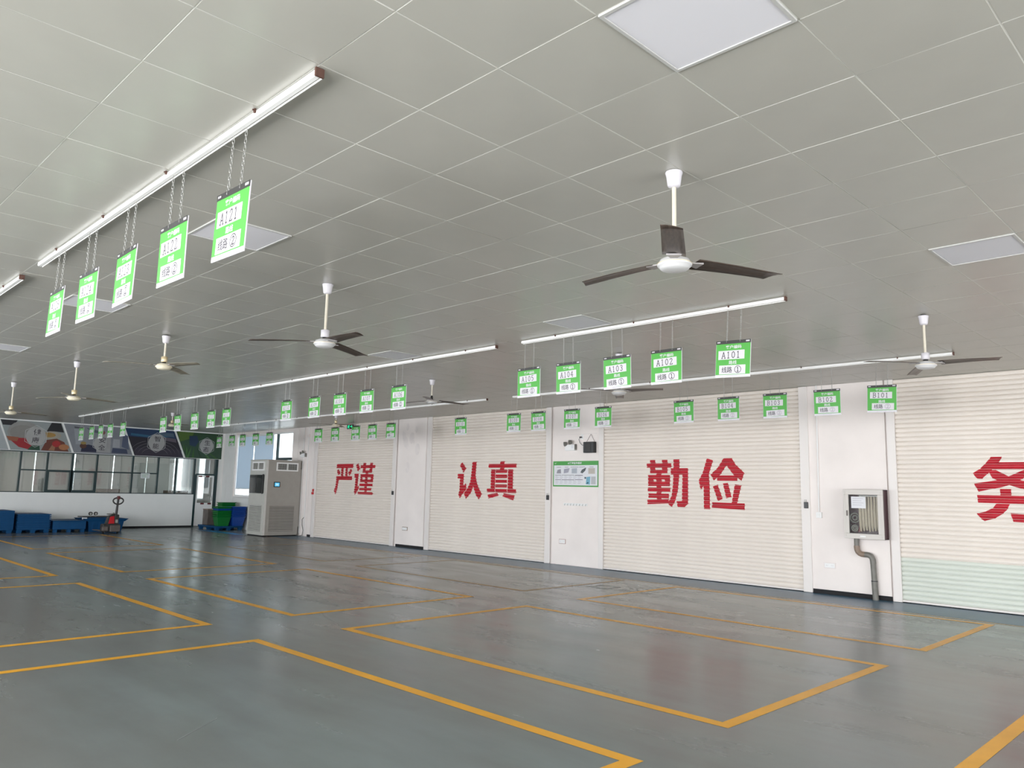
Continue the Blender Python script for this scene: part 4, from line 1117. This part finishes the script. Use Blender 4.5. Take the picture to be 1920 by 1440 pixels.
mb = MB(); mb.use(M['red']); mb.add([(.142, -.15, .31), (.142, .03, .31), (.108, .03, .55), (.104, -.10, .53), (.155, -.14, .32), (.155, .02, .32), (.120, .02, .54), (.116, -.09, .52)], [(0, 3, 2, 1), (4, 5, 6, 7), (0, 1, 5, 4), (1, 2, 6, 5), (2, 3, 7, 6), (3, 0, 4, 7)]); mb.build('cover_panel', None, mc, label='bright red cover panel')
mb = MB(); mb.use(M['jack']); mb.box(-.09, .12, -.15, .06, .60, .62, .006); mb.box(-.08, .12, .05, .17, .28, .60, .02); mb.build('battery_box', None, t)
mb = MB(); mb.tube([(.0, .02, .62), (.02, .03, .64)], .03, 8); mb.use(M['chain']); mb.box(.12, .15, .06, .13, .34, .44); mb.build('hydraulic_pump', None, t)
mb = MB(); mb.use(M['jack']); mb.tube([(.02, .10, .55), (.03, .11, .85), (.05, .12, 1.12)], [.042, .036, .034], 10); mb.build('handle_shaft', None, t)
mb = MB(); mb.use(M['jack']); pts = [(.05, .12 + .155 * math.sin(a) * (1 + .1 * math.cos(a)), 1.03 + .105 * math.cos(a)) for a in [i * 2 * PI / 24 for i in range(24)]]
mb.tube(pts, .022, 8, closed=True); hl = mb.build('handle_loop', None, t)
mb = MB(); mb.use(M['red_dark']); mb.box(.01, .09, .075, .165, 1.08, 1.19, .015); mb.build('control_head', None, t, label='dark red control head')
for y in (-.22, .14):
    for L_ in (0,):
        mb = MB(); mb.use(M['jack_grey']); mb.box(-1.15 + .25, -.14, y - .07, y + .07, .06, .085); mb.build('fork', None, t)
for y in (-.26, .18):
    mb = MB(); mb.use(M['black']); mb.tube([(.06, y - .02, .07), (.06, y + .02, .07)], .069, 16); mb.build('wheel', None, t)
# shift forks so that they stay short of the tub: handled by the short fork length above

# pallet with crates in the corner
PCX, PCY = -27.80, 12.86
pallet(PCX - .25, PCY, 0, 1.5, 1.05, .15, 0, 'blue pallet in the corner under the green and blue crates', group='blue pallet under the crates')
CM = {}
def crate(x, y, z, m, rz, lab, grp, first):
    t = thing('crate', lab, 'crate', (x, y, z), rz, grp)
    if m not in CM:
        a = MB(); tapered(a, .185, .145, .25, .21, 0, .34, .009); a.mats = [M[m]]
        b = MB(); tapered(b, .255, .215, .285, .245, .320, .352, .018); b.mats = [M[m]]
        c_ = MB()
        for z_ in (.10, .18, .24):
            e_ = z_ * .19; c_.box(-.17, .17, -.151 - e_, -.140 - e_, z_, z_ + .012); c_.box(.180 + e_, .191 + e_, -.13, .13, z_, z_ + .012)
        c_.mats = [M[m]]
        CM[m] = (a.mesh('body'), b.mesh('rim'), c_.mesh('rib'))
    for n_, me in zip(('body', 'rim', 'rib'), CM[m]): ob(n_, me, t)
    return t
seq = ['green_pl', 'green_pl', 'green_pl', 'green_pl', 'blue2', 'green_pl']
zd = .155
for k, m in enumerate(seq[:6]):
    crate(-27.42, 12.60, zd + k * .068, m, PI / 2, '%s crate %s in the front left nested stack' % ('green' if m == 'green_pl' else 'blue', ['at the bottom', 'second from the bottom', 'third from the bottom', 'fourth from the bottom', 'just below the top', 'on top'][k]), 'crates nested front left on the corner pallet', k == 0)
for k in range(6):
    crate(-27.36, 13.12, zd + k * .068, 'blue2', PI / 2, 'blue crate %s in the all blue nested stack' % ['at the bottom', 'second from the bottom', 'third from the bottom', 'fourth from the bottom', 'just below the top', 'on top'][k], 'blue crates nested on the corner pallet', k == 0)
for k in range(8):
    crate(-28.02, 13.02, zd + k * .068, 'green_pl', PI / 2, 'green crate %s in the taller rear green stack' % ['at the bottom', 'second from the bottom', 'third from the bottom', 'fourth from the bottom', 'fifth from the bottom', 'sixth from the bottom', 'just below the top', 'on top'][k], 'green crates nested at the back of the corner pallet', k == 0)
mb = MB(); mb.box(-28.62, -28.2, 12.42, 12.72, .156, .72, .01)
o = mb.build('storage_bin', M['jack_grey']); tag(o, 'grey brown bin left of the green crates on the pallet', 'bin')
mb = MB(); mb.box(-28.63, -28.19, 12.41, 12.73, .70, .735, .006); mb.build('lid', M['pipe_joint'], o)

# ================================================================== WALL FITTINGS
# fire hose cabinet
cx0, cx1, cyf, cz0, cz1 = -5.375, -4.735, 13.275, .982, 1.79
t = thing('fire_hose_cabinet', 'white framed fire hose cabinet with maroon side on the wall panel', 'fire hose cabinet', ((cx0 + cx1) / 2, W - .031, cz0))
hw = (cx1 - cx0) / 2; hh = cz1 - cz0; dp = W - .031 - cyf
mb = MB(); wl = .012
mb.box(-hw, -hw + wl, -dp + .03, 0, 0, hh); mb.box(hw - wl, hw, -dp + .03, 0, 0, hh); mb.box(-hw, hw, -dp + .03, 0, 0, wl); mb.box(-hw, hw, -dp + .03, 0, hh - wl, hh); mb.box(-hw, hw, -.012, 0, wl, hh - wl)
mb.build('case', M['maroon'], t, label='dark maroon case')
mb = MB(); f = .085
mb.box(-hw, hw, -dp, -dp + .03, 0, f, .004); mb.box(-hw, hw, -dp, -dp + .03, hh - f, hh, .004); mb.box(-hw, -hw + f, -dp, -dp + .03, f, hh - f, .004); mb.box(hw - f, hw, -dp, -dp + .03, f, hh - f, .004)
g_ = .03
for a, b, c_, d in ((-hw + g_, hw - g_, g_, g_ + .008), (-hw + g_, hw - g_, hh - g_ - .008, hh - g_), (-hw + g_, -hw + g_ + .008, g_, hh - g_), (hw - g_ - .008, hw - g_, g_, hh - g_)):
    mb.box(a, b, -dp - .004, -dp, c_, d)
dframe = mb.build('door_frame', M['cab_white'], t)
mb = MB(); mb.box(-hw + f, hw - f, -dp + .012, -dp + .017, f, hh - f); mb.build('pane', M['glass_clear'], t)
mb = MB(); mb.use(M['jack_grey']); mb.box(-hw + .05, -hw + .07, -dp - .012, -dp - .002, .37, .46, .003); mb.build('handle', None, dframe)
mb = MB(); mb.use(M['wall_grey']); mb.box(-.06, .03, -dp - .008, -dp - .001, .03, .055, .003); mb.build('latch', None, dframe)
mb = MB(); mb.use(M['paper']); mb.box(-.19, .045, -dp + .006, -dp + .010, .50, .69)
mb.build('notice', None, t, label='white paper notice behind the glass')
mb = MB(); mb.use(M['ink_faded'])
for k in range(4): mb.box(-.165, .01 - .03 * (k % 2), -dp + .004, -dp + .0055, .655 - k * .035, .661 - k * .035)
mb.build('fine_print', None, t.children[-1])
for k in range(7):     # hanging folds of canvas hose
    mb = MB(); x = -.075 + k * .047
    mb.tube([(x, -dp + .07 + .012 * (k % 2), hh - f - .03), (x + .004, -dp + .06, .45), (x + .010, -dp + .055, .22), (x + .012, -dp + .07, .12 + .01 * (k % 3))], [.018, .023, .024, .014], 8)
    mb.build('hose_fold', M['hose'], t)
mb = MB(); mb.use(M['chain']); mb.tube([(-.08, -dp + .07, hh - f - .02), (.23, -dp + .07, hh - f - .02)], .014, 8); mb.build('hose_hanger', None, t)
for (x, z, r, m) in ((-.16, .34, .075, 'pipe'), (-.165, .17, .05, 'pipe')):
    mb = MB(); mb.tube([(x + r * math.cos(a), -dp + .06, z + r * math.sin(a)) for a in [i * PI / 8 for i in range(16)]], .011, 6, closed=True)
    mb.tube([(x + r * .5 * math.cos(a), -dp + .065, z + r * .5 * math.sin(a)) for a in [i * PI / 8 for i in range(16)]], .012, 6, closed=True); mb.build('coupling_ring', M[m], t)
mb = MB(); mb.use(M['red_dark']); mb.tube([(-.10, -dp + .09, .11), (-.07, -dp + .09, .27)], [.03, .02], 10); mb.build('nozzle', None, t, label='dark red nozzle')
# riser pipe
def bend(p0, p1, p2, n=5):
    return [tuple((1 - s) ** 2 * a + 2 * s * (1 - s) * b + s * s * c for a, b, c in zip(p0, p1, p2)) for s in [i / n for i in range(n + 1)]]
yp = W - .095
t = thing('water_pipe', 'grey riser pipe bending from the hose cabinet down to the floor', 'pipe', (-5.22, yp, 0))
L = lambda x, z: (x + 5.22, 0, z)
mb = MB(); mb.tube([L(-5.24, .98), L(-5.24, .83)], .040, 14); mb.build('upper_pipe', M['pipe'], t)
mb = MB(); mb.tube([L(-5.24, .86)] + bend(L(-5.24, .83), L(-5.24, .72), L(-5.12, .72)) + [L(-5.10, .72)], .046, 14); mb.build('elbow', M['pipe_joint'], t, label='rusty elbow joint')
mb = MB(); mb.tube([L(-5.11, .72)] + bend(L(-5.08, .72), L(-4.985, .72), L(-4.985, .60)) + [L(-4.985, .58)], .046, 14); mb.build('elbow', M['pipe'], t)
mb = MB(); mb.tube([L(-4.985, .59), L(-4.975, .30)], .044, 14); mb.tube([L(-4.975, .30), L(-4.965, .0)], .048, 14); mb.build('lower_pipe', M['pipe'], t)
mb = MB(); mb.tube([L(-4.975, .31), L(-4.975, .295)], .0505, 14); mb.build('joint_ring', M['black'], t)

def socket(x0, x1, z0, z1, y, lab, rim):
    t = thing('wall_socket', lab, 'socket', ((x0 + x1) / 2, y, z0), 0, 'low wall sockets'); hw = (x1 - x0) / 2; h_ = z1 - z0
    mb = MB(); mb.box(-hw, hw, -.012, 0, 0, h_, .003); mb.build('rim', M[rim], t)
    mb = MB(); mb.box(-hw + .014, hw - .014, -.018, -.0122, .014, h_ - .014, .002); mb.build('face_plate', M['white'], t)
    mb = MB(); mb.use(M['ink_faded'])
    for s in (-1, 1):
        for k in (-.012, .012): mb.box(s * hw * .45 + k - .002, s * hw * .45 + k + .002, -.0185, -.0181, h_ * .4, h_ * .6)
    mb.build('slot', None, t)
socket(-5.83, -5.63, .44, .54, W - .031, 'wall socket left of the grey riser pipe', 'stain')
socket(-11.95, -11.75, .47, .58, W - .031, 'wall socket below the green notice board', 'pink')
socket(-17.86, -17.62, .47, .57, W - .031, 'wall socket on the pilaster right of the first shutter', 'pipe_joint')
# conduit and switch
t = thing('cable_conduit', 'thin white conduit running down to a switch left of the hose cabinet', 'conduit', (-5.885, W - .045, 1.30))
mb = MB(); mb.tube([(0, 0, .08), (0.015, 0, H - 1.30)], .012, 8); mb.build('tube', M['white'], t)
mb = MB(); mb.box(-.05, .05, -.02, .013, -.01, .09, .006); mb.build('switch_box', M['white'], t)
mb = MB(); mb.box(-.02, .02, -.026, -.0205, .02, .06, .003); mb.build('rocker', M['wall_grey'], t)
for x, lab in ((-23.52, 'thin vertical conduit nearest the cooler'), (-23.22, 'thin vertical conduit beside the first shutter')):
    t = thing('cable_conduit', lab, 'conduit', (x, W - .036, .1))
    mb = MB(); mb.tube([(0, 0, 0), (0, 0, H - .12)], .013, 8); mb.build('tube', M['white'], t)
    mb = MB(); mb.box(-.05, .05, -.03, .012, 3.17, 3.27, .006); mb.build('junction_box', M['wall'], t)
# emergency lights
def elight(x, z, s, lab):
    t = thing('emergency_light', lab, 'emergency light', (x, W - .032, z), 0, 'twin head emergency lights')
    mb = MB(); mb.box(-.15 * s, .13 * s, -.07, 0, 0, .14 * s, .006); mb.build('housing', M['white'], t)
    mb = MB(); mb.box(.13 * s, .15 * s, -.07, 0, .02 * s, .15 * s, .004); mb.build('end_cap', M['pipe'], t)
    mb = MB(); mb.use(M['screen_pale'] if False else M['paper']); mb.box(.04 * s, .10 * s, -.072, -.0705, .05 * s, .12 * s); mb.build('label_plate', None, t)
    for k, (dx, dz) in enumerate(((-.12, .16), (.03, .20))):
        mb = MB(); mb.tube([(dx * s, -.05, dz * s), (dx * s - .03, -.10, dz * s - .01)], [.045 * s, .055 * s], 14)
        mb.build('lamp_head', M['pipe'], t)
        mb = MB(); mb.tube([(dx * s + .02, -.04, .13 * s), (dx * s, -.05, dz * s)], .010, 6); mb.build('lamp_arm', M['white'], t)
    return t
elight(-11.60, 2.58, 1.0, 'twin head emergency light beside the hanging black box')
elight(-23.45, 2.60, .95, 'distant twin head emergency light above the cooler cabinet')
# hanging black box
t = thing('speaker_box', 'black box speaker hanging by a cord on the wall panel', 'speaker', (-11.03, W - .034, 2.52))
mb = MB(); mb.box(-.15, .15, -.10, 0, 0, .245, .008); mb.build('case', M['black'], t)
mb = MB(); mb.use(M['jack']); mb.box(-.075, .065, -.108, -.101, .03, .215, .004); mb.build('front_plate', None, t)
mb = MB()
for s in (-1, 1):
    for k in range(6): mb.box(s * .115 - .025, s * .115 + .025, -.106, -.101, .02 + k * .037, .035 + k * .037)
mb.build('cooling_fin', M['black'], t)
mb = MB(); mb.use(M['rust']); mb.tube([(-.12, -.02, .245), (.0, -.012, .42), (.12, -.02, .245)], .004, 6); mb.build('hanging_cord', None, t)
mb = MB(); mb.use(M['black']); mb.tube([(-.15, -.05, .17), (-.24, -.03, .18), (-.315, -.02, .235), (-.335, -.03, .31), (-.29, -.04, .36)], .005, 6); mb.box(-.305, -.26, -.055, -.02, .345, .375, .004); mb.build('plug_lead', None, t)
t = thing('wall_socket', 'small white socket above the emergency light', 'socket', (-11.29, W - .031, 2.83), 0)
mb = MB(); mb.box(-.035, .035, -.012, 0, 0, .12, .003); mb.build('face_plate', M['white'], t)
mb = MB(); mb.box(-.02, .02, -.014, -.0122, .03, .05); mb.build('slot', M['ink_faded'], t)
# hook rail
t = thing('hook_rail', 'narrow white hook rail below the green notice board', 'hook rail', (-11.46, W - .031, 1.36))
mb = MB(); mb.box(-.36, .34, -.012, 0, -.02, .035, .003); mb.build('rail', M['white'], t)
hk = MB(); hk.tube([(0, -.012, .015), (0, -.035, .008), (0, -.04, -.012), (0, -.03, -.02)], .005, 6); hk.mats = [M['chain']]; me = hk.mesh('hook')
for k in range(8): ob('hook', me, t, (-.31 + k * .088, 0, 0))
# notice board
bx0, bx1, bz0, bz1 = -12.155, -10.815, 1.765, 2.345
t = thing('notice_board', 'green bordered information board with photographs and text on the wall panel', 'notice board', ((bx0 + bx1) / 2, W - .034, bz0))
bw = (bx1 - bx0) / 2; bh = bz1 - bz0
mb = MB(); mb.use(M['green_dark']); mb.box(-bw, bw, -.012, 0, 0, bh, .002); mb.build('board', None, t)
mb = MB(); mb.use(M['paper']); mb.box(-bw + .03, bw - .02, -.0135, -.0121, .03, bh - .095); mb.build('sheet', None, t)
mb = MB(); mb.use(M['paper']); text_into(mb, '6S管理宣传看板', -.22, .20, bh - .072, bh - .022, fp(-.0131), .02)
mb.use(M['slat_green']); mb.poly([(-bw + .04, -.0131, bh - .05), (-bw + .07, -.0131, bh - .06), (-bw + .12, -.0131, bh - .03), (-bw + .08, -.0131, bh - .045)])
mb.build('lettering', None, t)
mb = MB(); mb.use(M['ink'])
y_ = -.0141
for (a, b, c_, d) in [(-.60, -.42, .256, .264), (-.40, -.02, .256, .264), (.0, .23, .250, .262), (-.60, -.42, .150, .158), (-.40, -.02, .148, .158), (.0, .23, .152, .162)]:
    mb.poly([(a, y_, c_), (b, y_, c_), (b, y_, d), (a, y_, d)])
for (a, b) in [(-.56, -.42), (-.31, -.20), (-.13, .10), (.12, .30), (.42, .54)]:
    mb.poly([(a, y_, .438), (b, y_, .438), (b, y_, .446), (a, y_, .446)])
mb.use(M['ink_faded'])
for r in range(2):
    for c_ in range(6):
        for k in range(3):
            x = -.59 + c_ * .135; z = .235 - r * .105 - k * .028
            mb.poly([(x, y_, z), (x + (.10 if k % 2 else .075), y_, z), (x + (.10 if k % 2 else .075), y_, z + .006), (x, y_, z + .006)])
mb.use(pm((.45, .45, .50))); mb.poly([(-.56, y_, .30), (-.42, y_, .30), (-.43, y_, .40), (-.53, y_, .38)])
mb.use(pm((.55, .55, .66))); mb.poly([(-.34, y_, .30), (-.20, y_, .32), (-.16, y_, .42), (-.33, y_, .40)])
mb.use(pm((.66, .72, .80))); mb.poly([(-.10, y_, .30), (.06, y_, .30), (.06, y_, .42), (-.10, y_, .41)])
mb.use(pm((.12, .15, .16))); mb.poly([(.16, y_, .32), (.22, y_, .30), (.30, y_, .36), (.33, y_, .43), (.29, y_, .42), (.20, y_, .38)])
mb.use(pm((.80, .74, .66))); mb.poly([(.39, y_, .29), (.58, y_, .29), (.58, y_, .42), (.39, y_, .42)])
mb.use(pm((.25, .62, .82))); mb.poly([(.32, y_, .06), (.44, y_, .05), (.45, y_, .23), (.34, y_, .22)])
mb.use(pm((.08, .16, .22))); mb.poly([(.28, y_, .18), (.33, y_, .18), (.33, y_, .22), (.28, y_, .22)]); mb.poly([(.34, y_, .07), (.40, y_, .08), (.38, y_, .11)])
mb.use(pm((.72, .74, .76))); mb.poly([(.47, y_, .06), (.6, y_, .06), (.6, y_, .23), (.47, y_, .23)])
mb.build('print', None, t)
# exit sign
t = thing('exit_sign', 'small lit green exit sign above the first shutter', 'exit sign', (-20.62, W - .12, 3.44), 0)
mb = MB(); mb.box(-.17, .17, -.02, .02, 0, .15, .004); mb.build('case', M['black'], t)
mb = MB(); mb.use(M['exit']); strokes(mb, [[(-.06, .11), (-.09, .07), (-.12, .03)], [(-.09, .07), (-.05, .04), (-.03, .02)], [(-.12, .095), (-.03, .085)], [(.02, .075), (.12, .075)], [(.09, .105), (.12, .075), (.09, .045)]], 1, 1, 0, 0, .018, fp(-.0215))
mb.box(-.06, -.035, -.022, -.021, .115, .138); mb.build('symbol', None, t)
mb = MB(); mb.tube([(-.12, 0, .15), (-.12, 0, H - 3.44)], .004, 6); mb.tube([(.12, 0, .15), (.12, 0, H - 3.44)], .004, 6); mb.build('hanger', M['chain'], t)
